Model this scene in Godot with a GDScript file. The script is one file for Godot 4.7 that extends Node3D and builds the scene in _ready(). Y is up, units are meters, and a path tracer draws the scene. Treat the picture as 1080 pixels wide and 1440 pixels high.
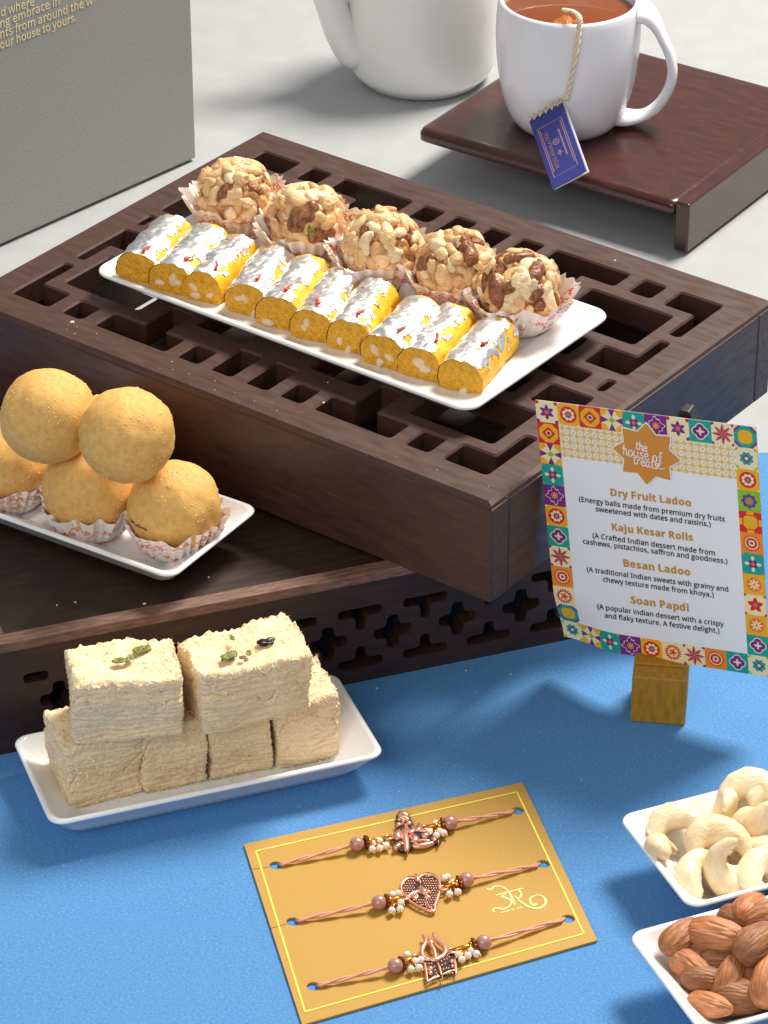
extends Node3D
# Sweets, nuts and festival thread bracelets set out on dark wooden stands, on a grey table with a blue sheet.

const F := 4728.44
const EYE := Vector3(0.0, 0.793621, 1.272857)
const PITCH := 0.557517
const LOW_H := 0.053          # height of the lower wooden stand
const UP_T := 0.0462          # height of the upper wooden stand
const TRAY_YAW := -0.64532
var rng := RandomNumberGenerator.new()
var M := {}
var taken := {}
var noise := FastNoiseLite.new()

# ---------------------------------------------------------------- pixel -> place
func ray(x: float, y: float) -> Vector3:
	var fw := Vector3(0, -sin(PITCH), -cos(PITCH))
	var up := Vector3(0, cos(PITCH), -sin(PITCH))
	return (fw * F + Vector3.RIGHT * (x - 540.0) - up * (y - 720.0)).normalized()

func px(x: float, y: float, h := 0.0) -> Vector3:      # where a pixel's ray meets the level y = h
	var d := ray(x, y)
	return EYE + d * ((h - EYE.y) / d.y)

func pz(x: float, y: float, z: float) -> Vector3:      # where it meets the upright plane at depth z
	var d := ray(x, y)
	return EYE + d * ((z - EYE.z) / d.z)

func on_plane(x: float, y: float, t: Transform3D) -> Vector3:   # where it meets t's xy plane, in t's own axes
	var d := ray(x, y)
	var n := t.basis.z.normalized()
	return t.affine_inverse() * (EYE + d * ((t.origin - EYE).dot(n) / d.dot(n)))

# ---------------------------------------------------------------- objects
func numbered(called: String) -> String:
	if not taken.has(called):
		taken[called] = 0
		return called
	taken[called] += 1
	return "%s_%03d" % [called, taken[called]]

func tag(o: Node3D, label: String, category: String, group := "") -> Node3D:
	o.set_meta("label", label)
	o.set_meta("category", category)
	if group != "":
		o.set_meta("group", group)
	return o

func thing(called: String, label: String, category: String, at := Vector3.ZERO, turn := 0.0, group := "") -> Node3D:
	var o := Node3D.new()
	o.name = numbered(called)
	add_child(o)
	o.position = at
	o.rotation.y = turn
	return tag(o, label, category, group)

func part(parent: Node, called: String, mesh: Mesh, m: Material, at := Vector3.ZERO, b := Basis.IDENTITY) -> MeshInstance3D:
	var o := MeshInstance3D.new()
	o.name = numbered(called) if parent == self else called
	o.mesh = mesh
	o.material_override = m
	o.transform = Transform3D(b, at)
	parent.add_child(o, true)
	return o

func structure(called: String, mesh: Mesh, m: Material, at := Vector3.ZERO, b := Basis.IDENTITY) -> MeshInstance3D:
	var o := part(self, called, mesh, m, at, b)
	o.set_meta("kind", "structure")
	return o

# ---------------------------------------------------------------- meshes
func surf(nu: int, nv: int, f: Callable) -> ArrayMesh:
	var st := SurfaceTool.new()
	st.begin(Mesh.PRIMITIVE_TRIANGLES)
	st.set_smooth_group(0)
	for j in nv + 1:
		for i in nu + 1:
			var u := float(i) / nu
			var v := float(j) / nv
			st.set_uv(Vector2(u, v))
			st.add_vertex(f.call(u, v))
	var w := nu + 1
	for j in nv:
		for i in nu:
			var a := j * w + i
			for k in [a, a + 1, a + w, a + 1, a + w + 1, a + w]:
				st.add_index(k)
	st.generate_normals()
	return st.commit()

func tris(verts: PackedVector3Array, idx: PackedInt32Array, smooth := true, uvs := PackedVector2Array()) -> ArrayMesh:
	var st := SurfaceTool.new()
	st.begin(Mesh.PRIMITIVE_TRIANGLES)
	st.set_smooth_group(0 if smooth else -1)
	for i in verts.size():
		if uvs.size():
			st.set_uv(uvs[i])
		st.add_vertex(verts[i])
	for i in idx:
		st.add_index(i)
	st.generate_normals()
	return st.commit()

func spline(pts: Array, per := 6) -> Array:             # Catmull-Rom through Vector3 or Vector2 points
	var out := []
	for i in pts.size() - 1:
		var a = pts[maxi(i - 1, 0)]
		var d = pts[mini(i + 2, pts.size() - 1)]
		for k in per:
			out.append(pts[i].cubic_interpolate(pts[i + 1], a, d, float(k) / per))
	out.append(pts[-1])
	return out

func tube_into(V: PackedVector3Array, I: PackedInt32Array, pts: Array, radius: Callable, sides := 8, flat := 1.0) -> void:
	var n := pts.size()
	var t: Vector3 = (pts[1] - pts[0]).normalized()
	var side := t.cross(Vector3.UP)
	if side.length() < 0.05:
		side = t.cross(Vector3.RIGHT)
	side = side.normalized()
	var first := V.size()
	for k in n:
		t = (pts[mini(k + 1, n - 1)] - pts[maxi(k - 1, 0)]).normalized()
		side = (side - t * side.dot(t)).normalized()
		var up := side.cross(t)
		var r: float = radius.call(float(k) / (n - 1))
		for s in sides:
			var a := TAU * s / sides
			V.append(pts[k] + (side * cos(a) + up * sin(a) * flat) * r)
	for k in n - 1:
		for s in sides:
			var a := first + k * sides + s
			var b := first + k * sides + (s + 1) % sides
			I.append_array(PackedInt32Array([a, b, a + sides, b, b + sides, a + sides]))
	V.append(pts[0])
	V.append(pts[-1])
	for s in sides:
		I.append_array(PackedInt32Array([V.size() - 2, first + (s + 1) % sides, first + s, V.size() - 1, first + (n - 1) * sides + s, first + (n - 1) * sides + (s + 1) % sides]))

func tube(pts: Array, r: Variant, sides := 8, flat := 1.0) -> ArrayMesh:
	var V := PackedVector3Array()
	var I := PackedInt32Array()
	var f: Callable = r if r is Callable else func(_t): return r
	tube_into(V, I, pts, f, sides, flat)
	return tris(V, I)

func ellipsoid(r: Vector3, amp := 0.0, freq := 100.0, seed_ := 0, nu := 20, nv := 12, squash := 1.0) -> ArrayMesh:
	var off := Vector3(seed_ * 7.13, seed_ * 3.7, seed_ * 1.9)
	return surf(nu, nv, func(u, v):
		var a: float = (0.0 if u == 1.0 else u) * TAU
		var b: float = v * PI
		var d := Vector3(sin(b) * cos(a), cos(b), sin(b) * sin(a))
		var q := Vector3(signf(d.x) * pow(absf(d.x), squash), signf(d.y) * pow(absf(d.y), squash), signf(d.z) * pow(absf(d.z), squash))
		var p := q * r
		return p + d * (noise.get_noise_3dv((p + off) * freq) * amp))

func rbox(size: Vector3, r: float, seg := 2) -> ArrayMesh:   # box with rounded edges, exact normals
	var st := SurfaceTool.new()
	st.begin(Mesh.PRIMITIVE_TRIANGLES)
	var h := size / 2.0
	var inn := h - Vector3.ONE * r
	var base := 0
	for ax in 3:
		for sg in [-1.0, 1.0]:
			var a1 := (ax + 1) % 3
			var a2 := (ax + 2) % 3
			var g1 := []
			var g2 := []
			for k in seg + 1:
				g1.append(-h[a1] + r * (1.0 - cos(PI / 2 * k / seg)) * 1.0)
				g2.append(-h[a2] + r * (1.0 - cos(PI / 2 * k / seg)) * 1.0)
			for k in range(seg, -1, -1):
				g1.append(-g1[k])
				g2.append(-g2[k])
			var n := g1.size()
			for i in n:
				for j in n:
					var p := Vector3.ZERO
					p[ax] = h[ax] * sg
					p[a1] = g1[i]
					p[a2] = g2[j]
					var c := p.clamp(-inn, inn)
					var d := (p - c).normalized()
					var q := c + d * r
					var tex := Vector2(q[a1], q[a2])
					st.set_normal(d)
					st.set_uv(tex * 10.0)
					st.add_vertex(q)
			for i in n - 1:
				for j in n - 1:
					var a := base + i * n + j
					var quad := [a, a + n, a + 1, a + 1, a + n, a + n + 1] if sg < 0 else [a, a + 1, a + n, a + 1, a + n + 1, a + n]
					for k in quad:
						st.add_index(k)
			base += n * n
	return st.commit()

func rrect(hx: float, hz: float, r: float, per := 6) -> Array:      # outline of a rounded rectangle
	var out := []
	for k in 4:
		var c := Vector2((hx - r) * (1 if k in [0, 3] else -1), (hz - r) * (1 if k < 2 else -1))
		for i in per + 1:
			var a := PI / 2 * (k + float(i) / per)
			out.append(c + Vector2(cos(a), sin(a)) * r)
	return out

func loft(rings: Array, per := 6) -> ArrayMesh:            # rings of [half x, half z, corner radius, y], capped at both ends
	var V := PackedVector3Array()
	var I := PackedInt32Array()
	var n := (per + 1) * 4
	for g in rings:
		for p in rrect(g[0], g[1], minf(g[2], minf(g[0], g[1]) - 0.00005), per):
			V.append(Vector3(p.x, g[3], p.y))
	for k in rings.size() - 1:
		for s in n:
			var a := k * n + s
			var b := k * n + (s + 1) % n
			I.append_array(PackedInt32Array([a, a + n, b, b, a + n, b + n]))
	V.append(Vector3(0, rings[0][3], 0))
	V.append(Vector3(0, rings[-1][3], 0))
	for s in n:
		I.append_array(PackedInt32Array([V.size() - 2, s, (s + 1) % n, V.size() - 1, (rings.size() - 1) * n + (s + 1) % n, (rings.size() - 1) * n + s]))
	return tris(V, I)

func lathe(profile: Array, sides := 48) -> ArrayMesh:      # profile of Vector2(radius, y)
	return surf(sides, profile.size() - 1, func(u, v):
		var p: Vector2 = profile[roundi(v * (profile.size() - 1))]
		var a: float = (0.0 if u == 1.0 else u) * TAU
		return Vector3(p.x * cos(a), p.y, p.x * sin(a)))

func round_poly(pts: Array, r: float, per := 4) -> PackedVector2Array:
	var out := PackedVector2Array()
	var n := pts.size()
	for i in n:
		var p: Vector2 = pts[i]
		var a: Vector2 = pts[(i + n - 1) % n] - p
		var b: Vector2 = pts[(i + 1) % n] - p
		var c := minf(r, minf(a.length(), b.length()) * 0.49)
		var p0 := p + a.normalized() * c
		var p1 := p + b.normalized() * c
		for k in per + 1:
			var t := float(k) / per
			out.append(p0.lerp(p, t).lerp(p.lerp(p1, t), t))
	return out

func prism(poly: PackedVector2Array, y0: float, y1: float, flare := 0.0, flare_depth := 0.0) -> ArrayMesh:   # closed; x = poly.x, z = poly.y
	if not Geometry2D.is_polygon_clockwise(poly):
		poly = poly.duplicate()
		poly.reverse()
	var n := poly.size()
	var out := PackedVector2Array()
	for i in n:
		var t := (poly[(i + 1) % n] - poly[(i + n - 1) % n]).normalized()
		out.append(poly[i] + Vector2(-t.y, t.x) * flare)
	var levels := [[poly, y0], [poly, y1]] if flare == 0.0 else [[poly, y0], [poly, y1 - flare_depth], [out, y1]]
	var V := PackedVector3Array()
	var I := PackedInt32Array()
	for l in levels:
		for p in l[0]:
			V.append(Vector3(p.x, l[1], p.y))
	for k in levels.size() - 1:
		for s in n:
			var a := k * n + s
			var b := k * n + (s + 1) % n
			I.append_array(PackedInt32Array([a, b, a + n, b, b + n, a + n]))
	var big := PackedVector2Array()
	for p in poly:
		big.append(p * 1000.0)
	var cap := Geometry2D.triangulate_polygon(big)
	var top := (levels.size() - 1) * n
	for k in range(0, cap.size(), 3):
		var a := cap[k]
		var b := cap[k + 1]
		var c := cap[k + 2]
		if (big[b] - big[a]).cross(big[c] - big[a]) > 0.0:
			var s := b
			b = c
			c = s
		I.append_array(PackedInt32Array([a, c, b, top + a, top + b, top + c]))
	return tris(V, I, false)

func solid(m: ArrayMesh) -> ArrayMesh:                      # the same closed mesh with its faces turned outwards
	var a := m.surface_get_arrays(0)
	var V: PackedVector3Array = a[Mesh.ARRAY_VERTEX]
	var I: PackedInt32Array = a[Mesh.ARRAY_INDEX] if a[Mesh.ARRAY_INDEX] != null else PackedInt32Array(range(V.size()))
	var vol := 0.0
	for k in range(0, I.size(), 3):
		vol += V[I[k]].dot(V[I[k + 1]].cross(V[I[k + 2]]))
	if vol > 0.0:
		for k in range(0, I.size(), 3):
			var s := I[k]
			I[k] = I[k + 1]
			I[k + 1] = s
	return tris(V, I, false)

func carve(parent: Node, called: String, body: ArrayMesh, cutters: Array, m: Material, at := Vector3.ZERO) -> void:   # a part: body minus the cutters
	var root := CSGCombiner3D.new()
	root.name = called
	root.material_override = m
	root.position = at
	var b := CSGMesh3D.new()
	b.name = "blank"
	b.mesh = solid(body)
	b.material = m
	root.add_child(b, true)
	for c in cutters:
		var k := CSGMesh3D.new()
		k.name = "opening"
		k.mesh = solid(c[0])
		k.material = m
		k.transform = c[1]
		k.operation = CSGShape3D.OPERATION_SUBTRACTION
		root.add_child(k, true)
	parent.add_child(root, true)

func ribbon_into(V: PackedVector3Array, I: PackedInt32Array, pts: Array, w: Callable) -> void:   # flat strip in the xy plane, z kept
	var first := V.size()
	var n := pts.size()
	for k in n:
		var t: Vector3 = (pts[mini(k + 1, n - 1)] - pts[maxi(k - 1, 0)]).normalized()
		var s := Vector3(-t.y, t.x, 0).normalized() * float(w.call(float(k) / (n - 1))) * 0.5
		V.append(pts[k] + s)
		V.append(pts[k] - s)
	for k in n - 1:
		var a := first + k * 2
		I.append_array(PackedInt32Array([a, a + 2, a + 1, a + 1, a + 2, a + 3]))

func word(text: String, bold := false, serif := false) -> TextMesh:
	var t := TextMesh.new()
	var f := SystemFont.new()
	f.font_names = PackedStringArray(["Droid Serif" if serif else "Droid Sans"])
	f.font_weight = 700 if bold else 400
	t.font = f
	t.text = text
	t.font_size = 48
	t.pixel_size = 0.001
	t.depth = 0.0002
	t.curve_step = 1.5
	return t

func print_line(parent: Node3D, text: String, a: Vector3, b: Vector3, m: Material, bold := false, z := 0.0003, squeeze := 1.0, called := "lettering") -> void:
	# a line of print from a to b in the parent's xy plane
	var t := word(text, bold)
	var box := t.get_aabb()
	var k := a.distance_to(b) / box.size.x
	var ang := atan2(b.y - a.y, b.x - a.x)
	var o := part(parent, called, t, m, Vector3((a.x + b.x) / 2, (a.y + b.y) / 2, z), Basis(Vector3.BACK, ang) * Basis.from_scale(Vector3(k, k * squeeze, 1)))
	o.translate_object_local(Vector3(-(box.position.x + box.size.x / 2), 0, 0))

# ---------------------------------------------------------------- stroke lettering
var GLYPHS := {
	"t": [0.55, [[0.25, 1.55, 0.22, 0.9, 0.22, 0.25, 0.36, 0.02, 0.55, 0.15], [0.0, 1.05, 0.5, 1.1]]],
	"h": [0.85, [[0.02, 0.9, 0.12, 1.35, 0.2, 1.75, 0.2, 1.2, 0.16, 0.0], [0.17, 0.5, 0.35, 0.95, 0.56, 0.95, 0.6, 0.55, 0.6, 0.12, 0.72, 0.0, 0.85, 0.15]]],
	"e": [0.72, [[0.06, 0.5, 0.5, 0.58, 0.5, 0.9, 0.3, 1.0, 0.1, 0.75, 0.08, 0.35, 0.28, 0.02, 0.5, 0.06, 0.72, 0.25]]],
	"o": [0.78, [[0.35, 1.0, 0.1, 0.8, 0.06, 0.35, 0.28, 0.0, 0.55, 0.15, 0.6, 0.6, 0.45, 0.95, 0.32, 1.0]]],
	"u": [0.85, [[0.06, 1.0, 0.06, 0.4, 0.2, 0.02, 0.42, 0.12, 0.58, 0.6], [0.6, 1.0, 0.58, 0.4, 0.62, 0.08, 0.85, 0.12]]],
	"s": [0.65, [[0.5, 0.85, 0.32, 1.0, 0.12, 0.82, 0.2, 0.6, 0.42, 0.42, 0.48, 0.18, 0.28, 0.0, 0.04, 0.12]]],
	"f": [0.6, [[0.55, 1.55, 0.42, 1.75, 0.28, 1.5, 0.28, 0.6, 0.26, -0.3, 0.12, -0.6, 0.02, -0.4, 0.2, -0.1, 0.5, 0.1], [0.06, 0.95, 0.52, 0.98]]],
	"r": [0.65, [[0.06, 0.95, 0.16, 0.7, 0.15, 0.0], [0.16, 0.6, 0.32, 0.95, 0.52, 0.98]]],
	"a": [0.82, [[0.55, 0.85, 0.35, 1.0, 0.12, 0.75, 0.08, 0.3, 0.25, 0.0, 0.45, 0.15, 0.56, 0.6], [0.58, 1.0, 0.56, 0.5, 0.62, 0.05, 0.82, 0.15]]],
	"k": [0.75, [[0.12, 1.75, 0.12, 0.9, 0.12, 0.0], [0.6, 1.0, 0.35, 0.65, 0.14, 0.5, 0.4, 0.35, 0.68, 0.02]]],
	" ": [0.5, []]}

func strokes(text: String) -> Array:                       # polylines of Vector2, x-height 1; [lines, width]
	var x := 0.0
	var out := []
	for c in text:
		var g: Array = GLYPHS[c]
		for l in g[1]:
			var p := []
			for k in range(0, l.size(), 2):
				p.append(Vector2(l[k] + x, l[k + 1]))
			out.append(spline(p, 5))
		x += g[0]
	return [out, x]

func stamp(img: Image, p: Vector2, r: float, c: Color) -> void:
	var w := img.get_width()
	var h := img.get_height()
	for y in range(floori(p.y - r), ceili(p.y + r) + 1):
		for x in range(floori(p.x - r), ceili(p.x + r) + 1):
			var d := Vector2(x, y).distance_to(p)
			if d < r + 0.5:
				var xx := posmod(x, w)
				var yy := posmod(y, h)
				img.set_pixel(xx, yy, img.get_pixel(xx, yy).lerp(c, clampf(r + 0.5 - d, 0, 1)))

func draw_line_on(img: Image, pts: Array, r: float, c: Color) -> void:
	for k in pts.size() - 1:
		var n := maxi(1, ceili(pts[k].distance_to(pts[k + 1]) / (r * 0.6)))
		for i in n:
			stamp(img, pts[k].lerp(pts[k + 1], float(i) / n), r, c)

# ---------------------------------------------------------------- materials
func mat(c: Color, rough := 0.5, metal := 0.0) -> StandardMaterial3D:
	var m := StandardMaterial3D.new()
	m.albedo_color = c
	m.roughness = rough
	m.metallic = metal
	return m

func ntex(freq: float, seed_: int, cols: Array, size := 512, oct := 4, kind := FastNoiseLite.TYPE_SIMPLEX_SMOOTH, offs := []) -> NoiseTexture2D:
	var n := FastNoiseLite.new()
	n.noise_type = kind
	n.frequency = freq
	n.seed = seed_
	n.fractal_octaves = oct
	var t := NoiseTexture2D.new()
	t.width = size
	t.height = size
	t.seamless = true
	t.noise = n
	if cols.size():
		var g := Gradient.new()
		var o := PackedFloat32Array()
		for k in cols.size():
			o.append(offs[k] if offs.size() else float(k) / (cols.size() - 1))
		g.offsets = o
		g.colors = PackedColorArray(cols)
		t.color_ramp = g
	return t

func tri(m: StandardMaterial3D, scale_: Vector3, world := false) -> StandardMaterial3D:
	m.uv1_triplanar = true
	m.uv1_world_triplanar = world
	m.uv1_scale = scale_
	return m

func relief(m: StandardMaterial3D, t: Texture2D, cm: float) -> StandardMaterial3D:
	m.heightmap_enabled = true
	m.heightmap_texture = t
	m.heightmap_scale = cm
	return m

func wood(cols: Array, seed_: int, scale_: Vector3, rough: float, bump := 0.02) -> StandardMaterial3D:
	var m := mat(Color.WHITE, rough)
	m.albedo_texture = ntex(0.012, seed_, cols, 1024, 6)
	m.roughness_texture = ntex(0.03, seed_ + 5, [Color(rough * 0.75, rough * 0.75, rough * 0.75), Color(minf(rough * 1.3, 1.0), minf(rough * 1.3, 1.0), minf(rough * 1.3, 1.0))], 512, 5)
	m.roughness = 1.0
	relief(m, ntex(0.03, seed_ + 9, [], 512, 5), bump)
	return tri(m, scale_)

func make_materials() -> void:
	# the setting
	var t := mat(Color.WHITE, 0.55)
	t.albedo_texture = ntex(0.01, 3, [Color(0.625, 0.635, 0.65), Color(0.66, 0.67, 0.685)], 512, 5)
	M.table = tri(relief(t, ntex(0.25, 4, [], 256, 2), 0.004), Vector3(6, 6, 6))
	var b := mat(Color.WHITE, 0.85)
	b.albedo_texture = ntex(0.09, 7, [Color(0.262, 0.488, 0.718), Color(0.294, 0.53, 0.76), Color(0.304, 0.54, 0.768), Color(0.37, 0.60, 0.812)], 1024, 6, FastNoiseLite.TYPE_SIMPLEX_SMOOTH, [0.15, 0.45, 0.6, 0.9])
	b.rim_enabled = true
	b.rim = 0.15
	M.blue = tri(relief(b, ntex(0.25, 8, [], 512, 3), 0.007), Vector3(7, 7, 7))
	# timber
	M.dark_wood = wood([Color(0.222, 0.138, 0.115), Color(0.262, 0.167, 0.14), Color(0.28, 0.18, 0.152), Color(0.325, 0.218, 0.186)], 11, Vector3(3, 16, 14), 0.42, 0.003)
	M.plain_wood = wood([Color(0.16, 0.105, 0.088), Color(0.195, 0.129, 0.107), Color(0.22, 0.147, 0.12), Color(0.275, 0.19, 0.153)], 13, Vector3(3, 18, 16), 0.48, 0.004)
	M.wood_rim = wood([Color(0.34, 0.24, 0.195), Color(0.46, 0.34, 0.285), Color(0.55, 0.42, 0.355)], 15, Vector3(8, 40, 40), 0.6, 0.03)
	M.board = wood([Color(0.19, 0.078, 0.06), Color(0.245, 0.103, 0.077), Color(0.275, 0.12, 0.09), Color(0.34, 0.16, 0.115)], 16, Vector3(3, 16, 14), 0.22, 0.001)
	M.board.clearcoat_enabled = true
	M.board.clearcoat = 0.5
	M.board.clearcoat_roughness = 0.2
	M.block = wood([Color(0.58, 0.42, 0.07), Color(0.67, 0.49, 0.09), Color(0.72, 0.54, 0.12)], 17, Vector3(26, 8, 26), 0.5, 0.01)
	M.black = mat(Color(0.03, 0.03, 0.035), 0.4)
	# ceramics
	M.ceramic = mat(Color(0.95, 0.95, 0.95), 0.12)
	M.mug = mat(Color(0.905, 0.905, 0.93), 0.18)
	M.teapot = mat(Color(0.90, 0.90, 0.895), 0.22)
	# packaging
	var g := mat(Color.WHITE, 0.62)
	g.albedo_texture = ntex(0.16, 21, [Color(0.55, 0.55, 0.535), Color(0.60, 0.60, 0.585), Color(0.65, 0.65, 0.635)], 512, 3)
	M.box = tri(relief(g, ntex(0.3, 22, [], 256, 3), 0.006), Vector3(9, 9, 9))
	M.gold_print = mat(Color(0.92, 0.85, 0.66), 0.5)
	# sweets
	var y := mat(Color.WHITE, 0.5)
	y.albedo_texture = ntex(0.02, 31, [Color(0.86, 0.60, 0.05), Color(0.95, 0.71, 0.09), Color(0.97, 0.77, 0.18)], 256, 5)
	y.subsurf_scatter_enabled = true
	y.subsurf_scatter_strength = 0.08
	M.roll = tri(relief(y, ntex(0.06, 32, [], 256, 4), 0.03), Vector3(30, 30, 30))
	M.roll_end = tri(relief(mat(Color.WHITE, 0.38), ntex(0.05, 33, [], 256, 4), 0.07), Vector3(45, 45, 45))
	M.roll_end.albedo_texture = ntex(0.03, 34, [Color(0.76, 0.50, 0.05), Color(0.89, 0.655, 0.10), Color(0.94, 0.73, 0.18)], 256, 4)
	M.foil = tri(relief(mat(Color(0.96, 0.96, 0.965), 0.36, 1.0), ntex(0.03, 35, [], 256, 5), 0.006), Vector3(40, 40, 40))
	M.saffron = mat(Color(0.80, 0.20, 0.06), 0.5)
	M.nut_slice = mat(Color(0.92, 0.80, 0.66), 0.45)
	for k in 4:
		var c: Array = [[Color(0.86, 0.69, 0.47), Color(0.95, 0.83, 0.64)], [Color(0.83, 0.63, 0.42), Color(0.93, 0.78, 0.58)], [Color(0.89, 0.75, 0.55), Color(0.97, 0.89, 0.74)], [Color(0.79, 0.57, 0.36), Color(0.90, 0.73, 0.52)]][k]
		var n := mat(Color.WHITE, 0.33)
		n.albedo_texture = ntex(0.02, 40 + k, c, 256, 4)
		n.subsurf_scatter_enabled = true
		n.subsurf_scatter_strength = 0.06
		M["kernel%d" % k] = tri(relief(n, ntex(0.05, 44, [], 256, 4), 0.03), Vector3(40, 40, 40))
	var d := mat(Color.WHITE, 0.38)
	d.albedo_texture = ntex(0.03, 48, [Color(0.30, 0.15, 0.09), Color(0.54, 0.32, 0.19), Color(0.74, 0.52, 0.35)], 256, 4)
	M.date = tri(relief(d, ntex(0.04, 49, [], 256, 4), 0.03), Vector3(40, 40, 40))
	M.caramel = tri(relief(mat(Color.WHITE, 0.3), ntex(0.05, 47, [], 256, 4), 0.05), Vector3(40, 40, 40))
	M.caramel.albedo_texture = ntex(0.03, 46, [Color(0.60, 0.38, 0.20), Color(0.78, 0.57, 0.36), Color(0.88, 0.70, 0.48)], 256, 4)
	M.pistachio = tri(mat(Color.WHITE, 0.5), Vector3(60, 60, 60))
	M.pistachio.albedo_texture = ntex(0.04, 50, [Color(0.25, 0.28, 0.09), Color(0.45, 0.48, 0.17), Color(0.68, 0.66, 0.36)], 128, 3)
	M.raisin = mat(Color(0.13, 0.09, 0.08), 0.35)
	var bl := mat(Color.WHITE, 0.68)
	bl.albedo_texture = ntex(0.02, 51, [Color(0.81, 0.60, 0.30), Color(0.88, 0.685, 0.375), Color(0.92, 0.74, 0.45)], 512, 6)
	bl.subsurf_scatter_enabled = true
	bl.subsurf_scatter_strength = 0.05
	M.besan = tri(relief(bl, ntex(0.09, 52, [], 512, 4), 0.014), Vector3(26, 26, 26))
	M.crumb = mat(Color(0.93, 0.78, 0.47), 0.5)
	var sp := mat(Color.WHITE, 0.75)
	sp.albedo_texture = ntex(0.02, 53, [Color(0.90, 0.775, 0.60), Color(0.95, 0.85, 0.69), Color(0.975, 0.905, 0.78)], 512, 6)
	sp.subsurf_scatter_enabled = true
	sp.subsurf_scatter_strength = 0.08
	M.flaky = tri(relief(sp, ntex(0.05, 54, [], 512, 6), 0.045), Vector3(14, 80, 14))
	M.fibre = mat(Color(0.96, 0.88, 0.74), 0.7)
	M.fibre.backlight_enabled = true
	M.fibre.backlight = Color(0.3, 0.25, 0.18)
	# nuts
	for k in 2:
		var cs := mat(Color.WHITE, 0.42)
		cs.albedo_texture = ntex(0.014, 60 + k, [Color(0.91, 0.80, 0.62), Color(0.96, 0.89, 0.74), Color(0.98, 0.93, 0.82)] if k == 0 else [Color(0.88, 0.75, 0.56), Color(0.94, 0.85, 0.69), Color(0.97, 0.90, 0.77)], 256, 5)
		cs.subsurf_scatter_enabled = true
		cs.subsurf_scatter_strength = 0.07
		M["cashew%d" % k] = tri(relief(cs, ntex(0.03, 62, [], 256, 5), 0.03), Vector3(25, 50, 50))
	for k in 3:
		var al := mat(Color.WHITE, 0.55)
		var f: float = [1.0, 0.86, 1.12][k]
		al.albedo_texture = ntex(0.02, 64 + k, [Color(0.52 * f, 0.30 * f, 0.17 * f), Color(0.68 * f, 0.44 * f, 0.28 * f), Color(0.80 * f, 0.57 * f, 0.39 * f)], 256, 5)
		M["almond%d" % k] = tri(relief(al, ntex(0.03, 67, [], 256, 4), 0.05), Vector3(14, 60, 60))
	# bracelets and print
	M.yellow_card = mat(Color.WHITE, 0.62)
	M.yellow_card.albedo_texture = ntex(0.2, 71, [Color(0.70, 0.54, 0.215), Color(0.725, 0.562, 0.232), Color(0.745, 0.582, 0.25)], 512, 3)
	tri(M.yellow_card, Vector3(9, 9, 9))
	M.line_print = mat(Color(0.97, 0.90, 0.36), 0.4)
	M.logo_print = mat(Color(0.985, 0.95, 0.62), 0.4)
	M.thread = mat(Color(0.86, 0.60, 0.51), 0.5)
	M.copper = mat(Color(0.93, 0.68, 0.58), 0.3, 0.75)
	M.oxidised = mat(Color(0.045, 0.035, 0.03), 0.65)
	M.rose_pearl = mat(Color(0.75, 0.55, 0.51), 0.28, 0.25)
	M.white_pearl = mat(Color(0.92, 0.86, 0.82), 0.2)
	M.gold = mat(Color(0.90, 0.62, 0.24), 0.28, 1.0)
	M.dark_gold = mat(Color(0.52, 0.31, 0.14), 0.4, 0.8)
	M.ink_gold = mat(Color(0.80, 0.58, 0.18), 0.55)
	M.ink_black = mat(Color(0.07, 0.07, 0.08), 0.6)
	M.white_print = mat(Color(0.97, 0.95, 0.92), 0.6)
	M.tag_blue = mat(Color(0.22, 0.24, 0.55), 0.45)
	M.tag_print = mat(Color(0.66, 0.53, 0.56), 0.5)
	M.paper_white = mat(Color(0.90, 0.90, 0.93), 0.6)
	M.string = mat(Color(0.89, 0.83, 0.72), 0.8)
	M.tea = mat(Color(0.47, 0.23, 0.07), 0.05)
	M.tea_bag = mat(Color(0.66, 0.38, 0.16), 0.4)

# ---------------------------------------------------------------- camera and light
func make_view() -> void:
	var cam := Camera3D.new()
	cam.name = "camera"
	cam.fov = 17.3159
	cam.near = 0.05
	cam.far = 50.0
	cam.position = EYE
	cam.rotation.x = -PITCH
	add_child(cam)
	cam.current = true
	var w := WorldEnvironment.new()
	w.name = "studio"
	var e := Environment.new()
	e.background_mode = Environment.BG_COLOR
	e.background_color = Color(0.845, 0.84, 0.835)
	e.background_energy_multiplier = 0.47
	e.tonemap_mode = Environment.TONE_MAPPER_LINEAR
	e.tonemap_exposure = 1.1
	e.sdfgi_enabled = true
	e.ssao_enabled = true
	e.ssil_enabled = true
	w.environment = e
	add_child(w)
	softbox("key_softbox", Vector3(0.78, 1.78, -0.90), Vector3(0.0, 0.0, 0.05), Vector2(0.68, 0.68), 7.4, Color(1.0, 0.97, 0.92))
	softbox("fill_softbox", Vector3(-0.75, 1.25, 1.75), Vector3(0.0, 0.0, 0.05), Vector2(1.4, 1.0), 1.35, Color(1.0, 0.995, 0.98))

func softbox(called: String, at: Vector3, aim: Vector3, size: Vector2, energy: float, c: Color) -> void:
	var l := AreaLight3D.new()
	l.name = called
	l.area_size = size
	l.area_normalize_energy = true
	l.light_energy = energy
	l.light_color = c
	l.area_range = 8.0
	l.shadow_enabled = true
	add_child(l)
	l.look_at_from_position(at, aim, Vector3.UP)

# ---------------------------------------------------------------- setting
func make_setting() -> void:
	structure("tabletop", rbox(Vector3(3.2, 0.04, 2.8), 0.004), M.table, Vector3(0.1, -0.0215, -0.3))
	structure("blue_sheet", rbox(Vector3(1.5, 0.0016, 1.1), 0.0007), M.blue, Vector3(0.05, -0.0008, -0.052 + 0.55))

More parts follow.
